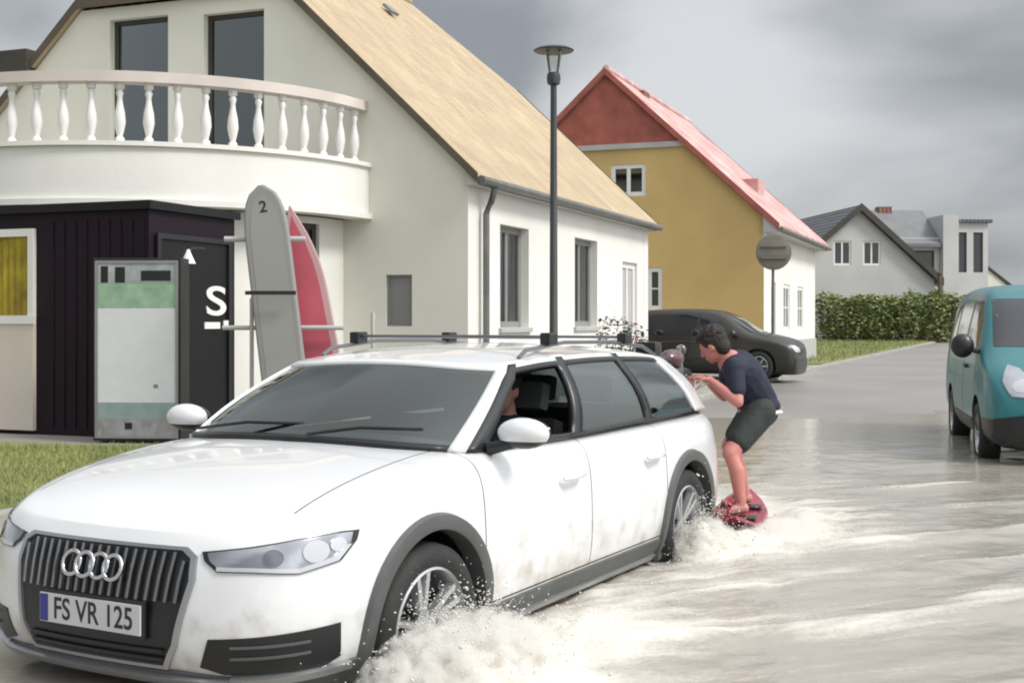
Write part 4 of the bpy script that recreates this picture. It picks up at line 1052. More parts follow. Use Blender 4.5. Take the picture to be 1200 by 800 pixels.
# greenhouse: a shell between a base line and the roof line; panes fill its openings
RC = ([-3.60, -3.45, -3.1, -2.6, -2.0, -1.5, -1.15, -.95], [1.31, 1.365, 1.42, 1.455, 1.47, 1.462, 1.435, 1.405])
def zroof(x, y): return herm(RC[0], RC[1], x) - .045 * (abs(y) / .62) ** 2.2
key = [  # base x, y, z      top x, y
    ((-.20, 0, 1.065), (-.94, 0)), ((-.23, .42, 1.055), (-.96, .38)), ((-.38, .745, 1.03), (-1.06, .615)), ((-.45, .80, 1.02), (-1.11, .645)), ((-.58, .825, 1.012), (-1.17, .66)),
    ((-1.44, .85, 1.01), (-1.56, .68)), ((-1.54, .851, 1.01), (-1.64, .681)), ((-2.42, .845, 1.018), (-2.28, .675)), ((-2.52, .843, 1.018), (-2.36, .673)), ((-3.30, .81, 1.02), (-2.98, .635)),
    ((-3.60, .77, 1.01), (-3.25, .60)), ((-3.74, .71, 1.0), (-3.42, .555)), ((-3.82, .60, .985), (-3.50, .48)), ((-3.88, 0, .985), (-3.58, 0))]
seg = [8, 5, 2, 2, 10, 2, 10, 2, 9, 5, 3, 2, 8]
VL = [0, .05, .2, .35, .5, .65, .8, .90, .95, 1.0]
def greenhouse():
    cu = [0]
    for i in range(1, len(key)): cu.append(cu[-1] + (Vector(key[i][0]) - Vector(key[i - 1][0])).length + .02)
    par = []; segid = []
    for i, n_ in enumerate(seg):
        for k in range(n_): par.append(cu[i] + (cu[i + 1] - cu[i]) * k / n_); segid.append(i)
    par.append(cu[-1])
    def H(fn, t): return herm(cu, [fn(k) for k in key], t)
    colsB = [Vector((H(lambda k: k[0][0], t), H(lambda k: k[0][1], t), H(lambda k: k[0][2], t))) for t in par]
    colsT = []
    for t in par:
        x, y = H(lambda k: k[1][0], t), H(lambda k: k[1][1], t); colsT.append(Vector((x, y, zroof(x, y))))
    def pt(k, v):
        p = colsB[k].lerp(colsT[k], v); bul = .045 * math.sin(math.pi * v) 
        nrm = Vector((p.x + 2.3 if (p.x > -1.0 or p.x < -3.4) else 0, p.y * 2.2, 0)); nrm = nrm.normalized() if nrm.length > .01 else Vector((0, 0, 0))
        return p + nrm * bul
    frame = MB(); glass = {}; black = MB()
    GL = {0: 'windshield', 1: 'windshield', 4: 'side_window', 6: 'side_window', 8: 'quarter_window', 12: 'rear_window'}
    vlo, vhi = 1, 7
    for sgn in (1, -1):
        for k in range(len(par) - 1):
            for j in range(len(VL) - 1):
                q = [pt(k, VL[j]), pt(k + 1, VL[j]), pt(k + 1, VL[j + 1]), pt(k, VL[j + 1])]
                q = [Vector((p.x, p.y * sgn, p.z)) for p in q]
                if sgn < 0: q = q[::-1]
                s_ = segid[k]
                if s_ in GL and vlo <= j < (vhi if s_ not in (0, 1) else 8):
                    kk = (GL[s_], s_ if s_ > 1 else 0, 0 if s_ in (0, 1, 12) else sgn); g_ = glass.setdefault(kk, MB()); g_.quad(*q)
                elif s_ in (5, 7) or (s_ in (4, 6, 8) and (j == 0 or j == 7)) or (s_ == 3) or (s_ in (0, 1) and j == 0): black.quad(*q)
                else: frame.quad(*q)
        # roof
        lv = [1, .93, .8, .6, .35, 0]
        for k in range(len(par) - 1):
            for a, c in zip(lv, lv[1:]):
                q = []
                for kk, f in ((k, a), (k + 1, a), (k + 1, c), (k, c)):
                    T = colsT[kk]; q.append(Vector((T.x, T.y * f * sgn, zroof(T.x, T.y * f))))
                frame.quad(*(q if sgn > 0 else q[::-1]))
    for m__, nm, mt_ in ((frame, 'roof', 'paint_white'), (black, 'window_surround', 'trim_black')):
        bmesh.ops.remove_doubles(m__.bm, verts=m__.bm.verts, dist=2e-4); bmesh.ops.dissolve_degenerate(m__.bm, edges=m__.bm.edges, dist=1e-4)
        me = bpy.data.meshes.new(nm); m__.bm.to_mesh(me); m__.bm.free(); o = link(nm, me, [mt_, 'cabin_grey'], car, True, 35)
        so = o.modifiers.new('t', 'SOLIDIFY'); so.thickness = .028 if nm == 'roof' else .034; so.offset = -1; so.material_offset = 1; so.material_offset_rim = 0
    for (nm, s_, sg_), m__ in glass.items():
        if s_ == 4 and sg_ == 1: m__.bm.free(); continue          # the driver's window is wound down
        bmesh.ops.remove_doubles(m__.bm, verts=m__.bm.verts, dist=2e-4)
        me = bpy.data.meshes.new(nm); m__.bm.to_mesh(me); m__.bm.free(); o = link(nm, me, 'car_glass', car, True, 180)
        for v in me.vertices: v.co -= v.normal * .010
    return colsB, colsT, par, pt
GH = greenhouse()
# rails and rack feet
for s_ in (1, -1):
    pts = [Vector((x, s_ * .615, zroof(x, .615) + dz)) for x, dz in ((-1.28, .004), (-1.36, .035), (-1.8, .055), (-2.4, .055), (-2.9, .045), (-3.1, .004))]
    MB().tube(pts, .011, 8).build('roof_rail', 'slat_metal', car, True)
    for x in (-1.62, -2.62): MB().box(x - .05, x + .05, s_ * .615 - .03, s_ * .615 + .03, zroof(x, .6) + .045, zroof(x, .6) + .11, None, .012).build('rack_foot', 'trim_black', car)
for x in (-1.62, -2.62): MB().tube([(x, -.60, zroof(x, .6) + .085), (x, .60, zroof(x, .6) + .085)], .009, 8).build('cross_bar', 'slat_metal', car, True)
# mirrors
for s_ in (1, -1):
    m_ = MB(); m_.ball((-.62, s_ * .995, 1.095), 1, 20, 12, (.070, .128, .070)); m = m_.build('mirror', 'paint_white', car, True, 180)
    bisect(m, [(Vector((0, 0, 1.062)), NZ)]); lo = split_off(m, lambda c, f: c.z < 1.062, 'mirror_base', 'trim_black'); lo.parent = m
    MB().tube([(-.60, s_ * .83, 1.02), (-.61, s_ * .91, 1.04), (-.62, s_ * .98, 1.06)], [.032, .026, .03], 10).build('mirror_arm', 'trim_black', m, True)
    MB().ball((-.672, s_ * .995, 1.095), 1, 16, 8, (.034, .115, .060)).build('mirror_glass', 'pane_dark', m, True)
# wipers, dash, seats, wheel
for y0 in (-.55, .10): MB().tube([(-.22, y0, 1.085), (-.28, y0 + .25, 1.12), (-.33, y0 + .55, 1.12)], .008, 6).build('wiper', 'trim_black', car)
MB().box(-1.0, -.52, -.73, .73, .62, .97, None, .04).build('dashboard', 'cabin', car)
for x, ys_ in ((-1.62, (.37, -.37)), (-2.45, (.38, 0, -.38))):
    for y in ys_:
        m_ = MB(); m_.box(x - .02, x + .46, y - .24, y + .24, .36, .52, None, .05)
        q = Matrix.Translation((x - .02, y, .48)) @ Matrix.Rotation(R(-14), 4, 'Y'); m_.box(-.06, .07, -.235, .235, 0, .60, q, .05)
        st = m_.build('seat', 'cabin', car, True, 40); m_ = MB(); m_.box(-.05, .05, -.13, .13, .645, .80, q, .035); m_.build('headrest', 'cabin_grey', st, True, 40)
c0 = Vector((-1.06, .37, .84)); ax = Vector((-.9, 0, .45)).normalized(); a1 = Vector((0, 1, 0)); a2 = ax.cross(a1)
MB().tube([c0 + .185 * (math.cos(t) * a1 + math.sin(t) * a2) for t in [2 * math.pi * i / 32 for i in range(32)]], .015, 8, closed=True).build('steering_wheel', 'cabin', car, True)
MB().tube([(-3.9, .0, .42), (-4.02, 0, .42), (-4.06, 0, .46)], .02, 8).build('tow_hook', 'trim_black', car, True)
for s_ in (1, -1):
    wheel(car, 0, s_ * .805, WZ, WR, .235, s_, .245, 10, steer=R(-3), spin=.2)
    wheel(car, WB, s_ * .805, WZ, WR, .235, s_, .245, 10, spin=.5)
    proj_panel(BV, [(.30, .70), (.62, .70), (.70, .80), (.62, .86), (.30, .84)], lambda u, v: Vector((-4.5, s_ * u, v)), Vector((1, 0, 0)), 'tail_light', 'tail_red', car, .05, .006)

# ---- other vehicles
def coach(root, st, paint, arches, r_arch, wr, win_side=(), windscreen=None, lv=2, zb=.2, glass='pane_dark'):
    bm = bmesh.new(); rings = []
    for (x, zb_, w_, zbelt, wr_, zt) in st:
        half = [(0, zb_), (w_ * .88, zb_), (w_ * .98, zb_ + .14), (w_, (zb_ + zbelt) * .5), (w_ * .975, zbelt), (wr_ * 1.02, zt - .10), (wr_ * .86, zt - .015), (0, zt)]
        full = half + [(-y, z) for y, z in half[-2:0:-1]]
        rings.append([bm.verts.new((x, y, z)) for y, z in full])
    n_ = len(rings[0])
    for a, c in zip(rings, rings[1:]):
        for i in range(n_): bm.faces.new((a[i], a[(i + 1) % n_], c[(i + 1) % n_], c[i]))
    for ring, fl in ((rings[0], 1), (rings[-1], 0)):      # end caps as strips
        for i in range(7):
            a, c = ring[i], ring[i + 1]; d, e_ = ring[-i - 1] if i + 1 < 8 and i + 1 != 7 else ring[7], ring[-i] if i else ring[0]
            vs = []
            for v in (a, c, d, e_):
                if v not in vs: vs.append(v)
            if len(vs) > 2: bm.faces.new(vs)
    bmesh.ops.recalc_face_normals(bm, faces=bm.faces)
    me = bpy.data.meshes.new('body'); bm.to_mesh(me); bm.free(); o = link('body', me, [paint, 'trim_black'], root); smooth_eval(o, lv + 1)
    bv = bvh_of(o); W_ = max(s_[2] for s_ in st)
    cs = []
    for x in arches: cs += [cyl_cut(x, wr, r_arch, W_ - .28, W_ + .3), cyl_cut(x, wr, r_arch, -W_ - .3, -W_ + .28)]
    cut(o, cs)
    for p in o.data.polygons:
        c = p.center
        if any((Vector((c.x, c.z)) - Vector((x, wr))).length < r_arch + .006 for x in arches) and abs(c.y) > W_ - .29 and c.z > .15: p.material_index = 1
    o.data.shade_smooth(); o.data.set_sharp_from_angle(angle=R(38))
    if windscreen: proj_panel(bv, windscreen, fo, FX, 'windscreen', glass, root, .08, .004)
    for poly in win_side:
        for s_ in (1, -1): proj_panel(bv, poly, lambda u, v: Vector((u, s_ * 2.5, v)), Vector((0, -s_, 0)), 'side_window', glass, root, .08, .004)
    return o, bv
def mirror_simple(root, x, y, z, s_, mat, sx=.10, sy=.12, sz=.13):
    m = MB().ball((x, s_ * (y + .10), z), 1, 14, 8, (sx, sy, sz)).build('mirror', mat, root, True, 180)
    MB().tube([(x + .02, s_ * (y - .06), z - .06), (x, s_ * (y + .03), z - .03)], .03, 8).build('mirror_arm', 'trim_black', m, True)

M['paint_teal'] = PM('paint_teal', (.018, .15, .165), .40, metal=0, var=.08, coat=.22)
VF = Vector((-.238, -.971, 0)); van = empty('van', (5.55, 12.15, -.09), math.atan2(VF.y, VF.x), 'teal panel van coming along the wet road, cut off by the frame edge', 'van')
vst = [(.02, .28, .66, .55, .50, .68), (-.04, .22, .86, .74, .74, .90), (-.35, .22, .93, .98, .84, 1.10), (-.80, .22, .94, 1.12, .84, 1.22), (-1.15, .22, .94, 1.15, .80, 1.58), (-1.48, .22, .94, 1.15, .76, 1.84),
       (-2.0, .22, .94, 1.15, .75, 1.93), (-3.4, .22, .94, 1.15, .75, 1.94), (-4.45, .25, .93, 1.14, .74, 1.90), (-4.62, .35, .86, 1.10, .70, 1.72)]
vb, vbv = coach(van, vst, 'paint_teal', (-.88, -3.55), .40, .33, [
    [(-1.12, 1.18), (-2.05, 1.18), (-2.05, 1.72), (-1.62, 1.72), (-1.30, 1.50)], [(-2.22, 1.18), (-3.25, 1.18), (-3.25, 1.70), (-2.22, 1.72)], [(-3.42, 1.18), (-4.35, 1.18), (-4.30, 1.66), (-3.42, 1.70)]],
    [(-.76, 1.235), (.76, 1.235), (.70, 1.74), (-.70, 1.74)])
for s_ in (1, -1):
    for x in (-.88, -3.55): wheel(van, x, s_ * .82, .33, .33, .21, s_, .21, 6, dark=True)
    mirror_simple(van, -1.0, .95, 1.24, s_, 'trim_black', .09, .12, .13)
    dv = Vector((-1, -s_ * .6, 0)).normalized(); hv = Vector((-.52, s_ * .85, 0))
    vo = lambda u, v: Vector((.2, s_ * .4, v)) + hv * u - dv * 1.5
    hl = proj_panel(vbv, [(.05, .80), (.10, .74), (.38, .76), (.50, .90), (.55, 1.06), (.42, 1.03), (.20, .90)], vo, dv, 'headlight', 'lamp_silver', van, .05, .008)
    proj_panel(vbv, [(.30 + .09 * math.cos(a), .86 + .065 * math.sin(a)) for a in [i * math.pi / 8 for i in range(16)]], vo, dv, 'reflector', 'lamp_clear', hl, .05, .013)
    proj_panel(vbv, [(-.46, .24), (-.02, .24), (-.02, .53), (-.46, .53)], lambda u, v: Vector((u, s_ * 2.5, v)), Vector((0, -s_, 0)), 'bumper_corner', 'trim_black', van, .06, .010)
    for a, c in ((-1.06, -2.12), (-2.14, -3.05)):
        for x in (a, c): proj_panel(vbv, [(x - .006, .34), (x + .006, .34), (x + .006, 1.14), (x - .006, 1.14)], lambda u, v: Vector((u, s_ * 2.5, v)), Vector((0, -s_, 0)), 'door_gap', 'trim_black', van, .1, .001, .004)
    proj_panel(vbv, [(-1.32, .30), (-3.10, .30), (-3.10, .46), (-1.32, .46)], lambda u, v: Vector((u, s_ * 2.5, v)), Vector((0, -s_, 0)), 'side_moulding', 'clad_grey', van, .1, .010)
    proj_panel(vbv, [(-1.75, .98), (-1.97, .98), (-1.97, 1.02), (-1.75, 1.02)], lambda u, v: Vector((u, s_ * 2.5, v)), Vector((0, -s_, 0)), 'handle', 'trim_black', van, .1, .03)
proj_panel(vbv, [(-.84, .26), (.84, .26), (.84, .54), (.60, .58), (-.60, .58), (-.84, .54)], fo, FX, 'bumper', 'trim_black', van, .06, .016)
vg = proj_panel(vbv, [(-.42, .70), (.42, .70), (.36, .84), (-.36, .84)], fo, FX, 'grille', 'trim_black', van, .06, .008)
proj_panel(vbv, [(-.40, .76), (.40, .76), (.39, .785), (-.39, .785)], fo, FX, 'grille_bar', 'silver', vg, .06, .014)
proj_panel(vbv, [(-.26, .45), (.26, .45), (.26, .56), (-.26, .56)], fo, FX, 'number_plate', 'plate_white', van, .06, .024)
for y0 in (-.5, .15): MB().tube([(-.80, y0, 1.235), (-.86, y0 + .5, 1.30)], .009, 6).build('wiper', 'trim_black', van)

M['paint_olive'] = PM('paint_olive', (.016, .014, .010), .42, metal=0, var=.2, coat=.25)
M['paint_maroon'] = PM('paint_maroon', (.11, .035, .045), .3, metal=.3, var=.1, coat=.6)
def hatch(name, loc, heading, paint, label, H, cat='car'):
    root = empty(name, loc, math.atan2(heading[1], heading[0]), label, cat)
    st = [(.02, .16, .62, .56, .50, .70), (-.05, .13, .82, .74, .70, .90), (-.5, .13, .89, .92, .78, 1.03), (-1.0, .13, .90, .99, .76, 1.10), (-1.40, .13, .90, 1.0, .70, H * .86), (-1.75, .13, .90, 1.0, .66, H - .03),
          (-2.6, .13, .90, 1.0, .66, H), (-3.6, .13, .90, 1.0, .65, H - .03), (-4.15, .14, .88, 1.0, .62, H - .14), (-4.30, .18, .82, .96, .60, 1.10), (-4.35, .24, .72, .80, .5, .90)]
    b_, v_ = coach(root, st, paint, (-.82, -3.40), .39, .34, [[(-1.45, 1.03), (-2.15, 1.03), (-2.15, H - .15), (-1.85, H - .15)], [(-2.22, 1.03), (-3.0, 1.03), (-3.0, H - .16), (-2.22, H - .15)], [(-3.07, 1.03), (-3.8, 1.05), (-3.6, H - .2), (-3.07, H - .17)]],
        [(-.70, 1.09), (.70, 1.09), (.58, H - .12), (-.58, H - .12)])
    for s_ in (1, -1):
        for x in (-.82, -3.40): wheel(root, x, s_ * .77, .34, .34, .21, s_, .215, 7)
        mirror_simple(root, -1.35, .88, 1.06, s_, paint, .07, .10, .08)
        dv = Vector((-1, -s_ * .6, 0)).normalized(); hv = Vector((-.52, s_ * .85, 0)); vo = lambda u, v: Vector((.2, s_ * .4, v)) + hv * u - dv * 1.5
        proj_panel(v_, [(.0, .70), (.05, .64), (.36, .66), (.48, .80), (.30, .80)], vo, dv, 'headlight', 'lamp_clear', root, .05, .008)
        proj_panel(v_, [(.35, .75), (.68, .75), (.70, .92), (.42, .92)], lambda u, v: Vector((-5, s_ * u, v)), Vector((1, 0, 0)), 'tail_light', 'tail_red', root, .05, .008)
        proj_panel(v_, [(-1.25, .22), (-2.98, .22), (-2.98, .34), (-1.25, .34)], lambda u, v: Vector((u, s_ * 2.5, v)), Vector((0, -s_, 0)), 'sill_trim', 'trim_black', root, .1, .008)
    proj_panel(v_, [(-.74, .26), (.74, .26), (.70, .50), (-.70, .50)], fo, FX, 'bumper', 'trim_black', root, .06, .012)
    proj_panel(v_, [(-.36, .60), (.36, .60), (.32, .72), (-.32, .72)], fo, FX, 'grille', 'trim_black', root, .06, .010)
    proj_panel(v_, [(-.55, 1.12), (.55, 1.12), (.48, H - .22), (-.48, H - .22)], lambda u, v: Vector((-5.5, u, v)), Vector((1, 0, 0)), 'rear_window', 'pane_dark', root, .08, .004)
    return root
hatch('parked_car', (6.55, 28.5, .06), (.92, -.39), 'paint_olive', 'dark olive black parked off-roader in front of the yellow house', 1.64)

def motorbike():
    root = empty('motorbike', (2.42, 19.6, .02), R(62), 'black parked motorbike by the kerb behind the white car', 'motorbike')
    for x, s_ in ((.72, 1), (-.72, 1)):
        base = Matrix.Translation((x, 0, .32)) @ Matrix.Rotation(R(90), 4, 'X')
        h = MB().lathe([(.02, -.05), (.12, -.05), (.12, .05), (.02, .05)], base, 16).build('wheel', 'disc_metal', root, True, 40)
        MB().lathe([(.23, -.05), (.30, -.06), (.32, 0), (.30, .06), (.23, .05)], base, 32, True).build('tyre', 'rubber', h, True, 60)
        m_ = MB(); m_.lathe([(.20, -.03), (.235, -.03), (.235, .03), (.20, .03)], base, 28, True)
        for k in range(6):
            q = base @ Matrix.Rotation(k * math.pi / 3, 4, 'Z'); m_.box(.09, .21, -.015, .015, -.015, .015, q)
        m_.build('rim', 'alloy', h, True, 35)
    MB().tube([(.72, 0, .32), (.55, 0, .72), (.46, 0, .98)], .035, 8).build('fork', 'silver', root, True)
    MB().tube([(.40, -.36, 1.03), (.47, -.18, 1.05), (.47, .18, 1.05), (.40, .36, 1.03)], .016, 8).build('handlebar', 'trim_black', root, True)
    MB().ball((.18, 0, .80), 1, 18, 10, (.30, .17, .15)).build('tank', 'paint_maroon', root, True, 180)
    MB().ball((-.32, 0, .80), 1, 16, 8, (.36, .15, .075)).build('saddle', 'trim_black', root, True, 180)
    MB().box(-.18, .32, -.15, .15, .32, .66, None, .06).build('engine', 'disc_metal', root)
    MB().tube([(.2, -.16, .4), (-.2, -.2, .30), (-.8, -.22, .38)], [.03, .035, .05], 10).build('exhaust', 'silver', root, True)
    MB().tube([(.5, 0, .92), (.2, 0, .66), (-.3, 0, .62), (-.72, 0, .34)], .03, 8).build('frame', 'trim_black', root, True)
    MB().ball((.58, 0, .93), 1, 14, 8, (.06, .085, .085)).build('headlight', 'lamp_dark', root, True, 180)
    m_ = MB(); m_.box(-.95, -.66, -.17, .17, .86, 1.08, None, .07); m_.build('top_box', 'trim_black', root, True, 40)
    for s_ in (1, -1): MB().ball((.40, s_ * .30, 1.20), 1, 10, 6, (.02, .07, .05)).build('mirror', 'trim_black', root, True, 180)
motorbike()

# ---------------------------------------------------------------- people
def merge_remesh(parts, name, mats, parent=None, vox=.007, smooth_it=6):
    """joined limbs become one continuous skin"""
    m_ = MB()
    for kind, *a in parts:
        if kind == 'limb':
            pts, rs = a[0], a[1]
            m_.tube(pts, list(rs), 14)
            for p, r in zip(pts, rs): m_.ball(p, r, 14, 8)
        elif kind == 'ball': m_.ball(a[0], 1, 20, 14, a[1], a[2] if len(a) > 2 else None)
    me = bpy.data.meshes.new(name); m_.bm.to_mesh(me); m_.bm.free()
    o = link(name, me, mats, parent)
    r_ = o.modifiers.new('r', 'REMESH'); r_.mode = 'VOXEL'; r_.voxel_size = vox
    s_ = o.modifiers.new('s', 'SMOOTH'); s_.iterations = smooth_it; s_.factor = .5
    me2 = evaluated(o, name); o.modifiers.clear(); o.data = me2; bpy.data.meshes.remove(me)
    me2.materials.clear()
    for m__ in (mats if isinstance(mats, (list, tuple)) else [mats]): me2.materials.append(M[m__])
    me2.shade_smooth(); return o
def frame_from(f, up):
    f = f.normalized(); s_ = up.cross(f).normalized(); u = f.cross(s_); return Matrix((f, s_, u)).transposed().to_4x4()    # x forward, y left, z up
def head_parts(c, f, up, k=1.0):
    Q = frame_from(f, up); P = lambda x, y, z: c + (Q @ Vector((x * k, y * k, z * k)))
    L_ = [('ball', P(-.012, 0, .018), (.098 * k, .076 * k, .105 * k), Q), ('ball', P(.030, 0, -.045), (.062 * k, .056 * k, .070 * k), Q), ('ball', P(.062, 0, -.088), (.026 * k, .030 * k, .022 * k), Q),
          ('limb', [P(.086, 0, .012), P(.106, 0, -.022)], [.010 * k, .015 * k]), ('ball', P(.088, 0, -.055), (.012 * k, .026 * k, .007 * k), Q), ('ball', P(.085, 0, -.068), (.012 * k, .022 * k, .007 * k), Q)]
    for s_ in (1, -1): L_ += [('ball', P(-.005, s_ * .078, -.008), (.020 * k, .010 * k, .032 * k), Q), ('ball', P(.074, s_ * .032, .028), (.014 * k, .020 * k, .007 * k), Q), ('ball', P(.072, s_ * .031, .008), (.012 * k, .013 * k, .010 * k), Q)]
    return L_, P, Q
def hand_parts(wr, d, palm_n, side, curl=1.1, k=1.0):
    """wr wrist, d fingers' direction, palm_n the way the palm faces"""
    d = d.normalized(); s_ = palm_n.cross(d).normalized() * side; n_ = palm_n.normalized()
    Q = Matrix((d, s_, n_)).transposed().to_4x4(); L_ = [('ball', wr + d * .048 * k, (.050 * k, .042 * k, .017 * k), Q)]
    for i, (off, ln) in enumerate(((.030, .076), (.011, .084), (-.009, .078), (-.028, .062))):
        p = wr + d * .085 * k + s_ * off * k; dd = d.copy(); pts = [wr + d * .05 * k + s_ * off * k, p]
        for j in range(3):
            a = curl * (j + .6) * .55; dd = d * math.cos(a) + n_ * math.sin(a); p = p + dd * ln * k * (.42, .33, .25)[j]; pts.append(p)
        L_.append(('limb', pts, [.010 * k, .0095 * k, .009 * k, .0085 * k, .0075 * k]))
    t0 = wr + d * .025 * k + s_ * .030 * k; t1 = t0 + (d * .6 + s_ * .8).normalized() * .035 * k; t2 = t1 + (d * .8 + s_ * .1 + n_ * .6).normalized() * .034 * k; t3 = t2 + (d * .6 - s_ * .4 + n_ * .7).normalized() * .026 * k
    L_.append(('limb', [t0, t1, t2, t3], [.013 * k, .012 * k, .0105 * k, .009 * k])); return L_
V = lambda *a: Vector(a)
M['skin'] = PM('skin', (.46, .24, .18), .55, var=.12, vs=6)
M['skin_red'] = PM('skin_red', (.48, .19, .16), .5, var=.15, vs=5)
M['hair_dark'] = PM('hair_dark', (.02, .014, .011), .7, var=.4, vs=40, bump=1, bs=55)
M['navy'] = PM('navy', (.009, .012, .030), .8, var=.25, vs=6, bump=1.0, bs=9); M['navy_light'] = PM('navy_light', (.10, .12, .19), .8, var=.2)
M['shorts'] = PM('shorts', (.022, .028, .026), .8, var=.3, vs=6, bump=1.0, bs=9); M['white_cloth'] = PM('white_cloth', (.60, .59, .57), .8, var=.1)
def hair(P, Q, root, k=1.0):
    rnd = random.Random(3); pts = [('ball', P(-.026, 0, .036), (.100, .088, .104), Q), ('ball', P(-.052, 0, -.030), (.060, .076, .075), Q), ('ball', P(.030, 0, .085), (.062, .066, .042), Q)]
    for _ in range(60):
        v = Vector((rnd.gauss(-.35, .8), rnd.gauss(0, 1), abs(rnd.gauss(.3, .8)))).normalized()
        pts.append(('ball', P(-.026 + .094 * v.x, .083 * v.y, .036 + .098 * v.z), (.017, .017, .015)))
    return merge_remesh(pts, 'hair', 'hair_dark', root, .006, 2)

def wakeboarder():
    root = empty('person', (1.61, 8.93, .08), 0, 'person in navy shirt and dark shorts crouching on a board behind the white car', 'person')
    o = Vector((1.70, 9.0, .04))
    rel = lambda L_: [(k, *( [[p - o for p in a[0]], *a[1:]] if k == 'limb' else [a[0] - o, *a[1:]])) for k, *a in L_]
    pel, ch, nk, hd_ = V(1.85, 9.08, .74), V(1.71, 8.99, .99), V(1.595, 8.95, 1.135), V(1.500, 8.93, 1.205)
    hipn, hipf = V(1.83, 8.97, .73), V(1.86, 9.18, .73); knn, knf = V(1.60, 8.80, .46), V(1.66, 9.20, .47); ann, anf = V(1.66, 8.74, .125), V(1.78, 9.24, .125)
    shn, shf = V(1.63, 8.81, 1.04), V(1.66, 9.14, 1.05); eln, elf = V(1.635, 8.70, .82), V(1.62, 9.18, .83); wrn, wrf = V(1.455, 8.80, .97), V(1.455, 9.00, .97)
    hp, P, Q = head_parts(hd_, V(-.75, .42, -.55), V(-.55, .1, 1))
    toe = V(-.95, -.30, 0).normalized()
    L_ = hp + [('limb', [nk + V(.02, 0, -.03), hd_ + V(.03, 0, -.04)], [.056, .052]), ('limb', [pel, (pel + ch) / 2, ch, nk + V(.03, 0, -.05)], [.135, .125, .145, .09]),
        ('limb', [shn, ch + V(-.02, 0, .05), shf], [.062, .12, .062]), ('limb', [hipn, pel, hipf], [.105, .12, .105]),
        ('limb', [hipn, (hipn + knn) / 2, knn], [.10, .082, .058]), ('limb', [hipf, (hipf + knf) / 2, knf], [.10, .082, .058]),
        ('limb', [knn, knn * .65 + ann * .35 + V(.02, 0, 0), ann], [.056, .056, .037]), ('limb', [knf, knf * .65 + anf * .35 + V(.02, 0, 0), anf], [.056, .056, .037]),
        ('limb', [shn, (shn + eln) / 2, eln], [.054, .047, .038]), ('limb', [shf, (shf + elf) / 2, elf], [.054, .047, .038]),
        ('limb', [eln, eln * .7 + wrn * .3, wrn], [.038, .040, .026]), ('limb', [elf, elf * .7 + wrf * .3, wrf], [.038, .040, .026])]
    for a in (ann, anf): L_ += [('limb', [a + V(.02, 0, -.035), a + toe * .10 + V(0, 0, -.05), a + toe * .17 + V(0, 0, -.058)], [.038, .032, .022])]
    L_ += hand_parts(wrn, V(-.9, .1, .15), V(-.1, 0, -1), -1, 1.5); L_ += hand_parts(wrf, V(-.9, -.1, .15), V(-.1, 0, -1), 1, 1.5)
    body_ = merge_remesh(rel(L_), 'body', 'skin_red', root, .0065)
    P0 = lambda *a: P(*a) - o
    hair(P0, Q, body_)
    S_ = [('limb', [pel + V(-.01, 0, .05), (pel + ch) / 2 + V(.01, 0, .01), ch, nk + V(.035, 0, -.05)], [.148, .145, .162, .085]), ('limb', [shn, ch + V(-.02, 0, .05), shf], [.080, .135, .080]),
          ('limb', [shn, shn * .35 + eln * .65], [.074, .062]), ('limb', [shf, shf * .35 + elf * .65], [.074, .062]), ('ball', pel + V(.0, 0, .03), (.155, .165, .09))]
    merge_remesh(rel(S_), 'shirt', 'navy', body_, .008)
    merge_remesh(rel([('ball', pel + V(.012, 0, -.012), (.161, .184, .030))]), 'shirt_hem', 'white_cloth', body_, .008)
    T_ = [('limb', [hipn, pel + V(.01, 0, 0), hipf], [.118, .135, .118]), ('limb', [hipn, hipn * .3 + knn * .7], [.122, .092]), ('limb', [hipf, hipf * .3 + knf * .7], [.122, .092])]
    merge_remesh(rel(T_), 'shorts', 'shorts', body_, .008)
wakeboarder()
wb = empty('wakeboard', (1.575, 8.84, .045), math.atan2(.96, .26), 'dark red wakeboard under the crouching person', 'wakeboard')
M['board_dark_red'] = PM('board_dark_red', (.30, .02, .05), .3, var=.25, coat=.5)
bm = bmesh.new(); rows = []
for i in range(25):
    t = -1 + i / 12; x = t * .66; wd = .205 * max(.10, (1 - abs(t) ** 3.2)) ** .6; z = .10 * max(0, abs(t) - .55) ** 1.6 / .45 ** 1.6 * .9
    rows.append([bm.verts.new((x, wd * q, z + (.022 if s_ else 0) - .0)) for s_, q in ((0, -1), (0, 0), (0, 1), (1, .95), (1, 0), (1, -.95))])
for a, c in zip(rows, rows[1:]):
    for i in range(6): bm.faces.new((a[i], a[(i + 1) % 6], c[(i + 1) % 6], c[i]))
bm.faces.new(rows[0]); bm.faces.new(rows[-1][::-1]); bmesh.ops.recalc_face_normals(bm, faces=bm.faces)
me = bpy.data.meshes.new('deck'); bm.to_mesh(me); bm.free(); link('deck', me, 'board_dark_red', wb, True, 50)
for x in (-.26, .27):
    m_ = MB(); m_.box(x - .075, x + .075, -.15, .14, .0235, .045, None, .01); pad = m_.build('binding', 'trim_black', wb)
    MB().tube([(x - .07, .03, .03), (x - .06, .03, .12), (x, .03, .145), (x + .06, .03, .12), (x + .07, .03, .03)], .022, 8).build('strap', 'board_dark_red', pad, True)
tr = empty('tow_rope', (1.42, 8.90, 1.0), 0, 'tow handle and rope from the crouching person to the car tail', 'tow rope')
hk = car.matrix_world; 
tow = Vector((CAR_O.x, CAR_O.y, CAR_O.z)) + FW * (-4.07) + Vector((0, 0, .48))
ro = tr.location
MB().tube([V(1.392, 8.72, 1.0) - ro, V(1.392, 9.08, 1.0) - ro], .014, 10).build('handle', 'trim_black', tr, True)
mid = V(1.30, 8.93, .93)
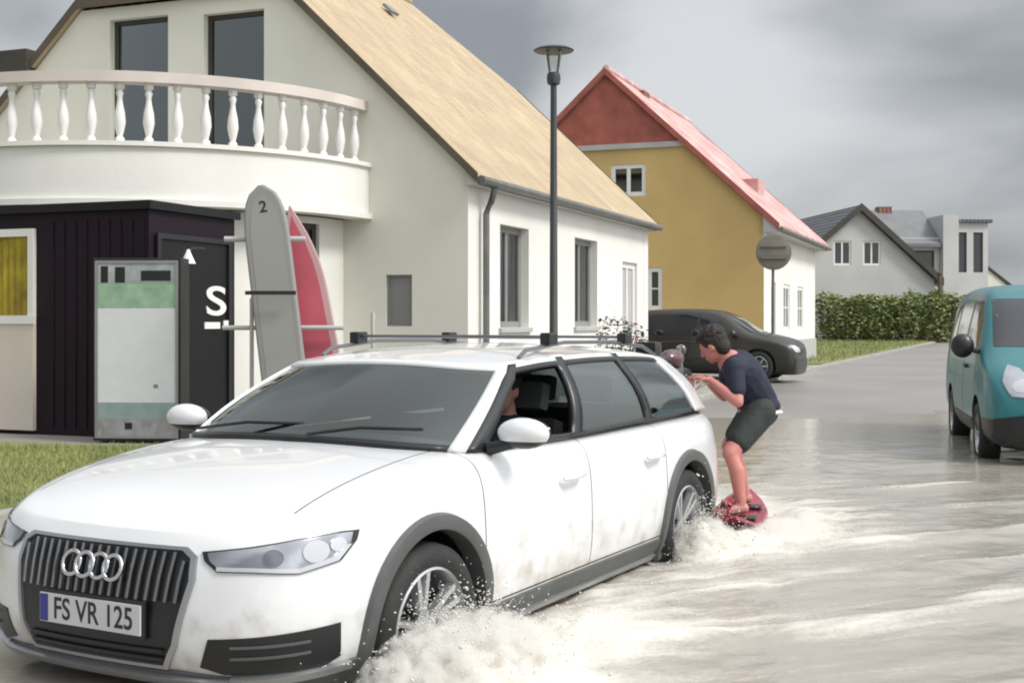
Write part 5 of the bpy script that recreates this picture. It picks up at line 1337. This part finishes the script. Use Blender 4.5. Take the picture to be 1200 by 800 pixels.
MB().tube([V(1.392, 8.74, 1.0) - ro, mid - ro, V(1.392, 9.06, 1.0) - ro], .005, 6).build('bridle', 'white_cloth', tr, True)
MB().tube([mid - ro, (mid + tow) / 2 - V(0, 0, .03) - ro, tow - ro], .006, 6).build('rope', 'white_cloth', tr, True)

def driver():
    root = empty('person', CAR_O, car.rotation_euler.z, 'person in dark clothes driving the white car, seen through the open side window', 'person')
    y = .37; pel, ch, nk, hd_ = V(-1.52, y, .60), V(-1.60, y, .95), V(-1.60, y, 1.08), V(-1.56, y, 1.225)
    hp, P, Q = head_parts(hd_, V(1, .15, -.05), V(0, 0, 1))
    L_ = hp + [('limb', [nk, hd_ + V(-.02, 0, -.05)], [.055, .052]), ('limb', [pel, (pel + ch) / 2, ch, nk + V(0, 0, -.04)], [.14, .13, .14, .08])]
    cl_ = [('limb', [pel, (pel + ch) / 2, ch, nk + V(0, 0, -.05)], [.155, .15, .158, .08])]; tr_ = [('ball', pel, (.16, .18, .12))]
    for s_ in (1, -1):
        sh, el, wr_ = V(-1.60, y + s_ * .18, 1.0), V(-1.42, y + s_ * .25, .80), V(-1.18, y + s_ * .17, .90)
        kn, an = V(-1.06, y + s_ * .12, .60), V(-.80, y + s_ * .1, .38)
        L_ += [('limb', [ch + V(0, 0, .03), sh], [.10, .06]), ('limb', [sh, el], [.052, .04]), ('limb', [el, wr_], [.040, .026]), ('limb', [pel + V(0, s_ * .09, 0), kn], [.095, .06]), ('limb', [kn, an], [.055, .036])]
        L_ += hand_parts(wr_, V(.9, 0, .2), V(0, -s_, -.2), s_, 1.4)
        cl_ += [('limb', [ch + V(0, 0, .03), sh], [.12, .075]), ('limb', [sh, el, el * .4 + wr_ * .6], [.068, .052, .042])]
        tr_ += [('limb', [pel + V(0, s_ * .09, 0), kn], [.105, .072]), ('limb', [kn, kn * .2 + an * .8], [.07, .05])]
    b_ = merge_remesh(L_, 'body', 'skin', root, .009); hair(P, Q, b_)
    merge_remesh(cl_, 'jacket', 'navy', b_, .010); merge_remesh(tr_, 'trousers', 'shorts', b_, .012)
driver()
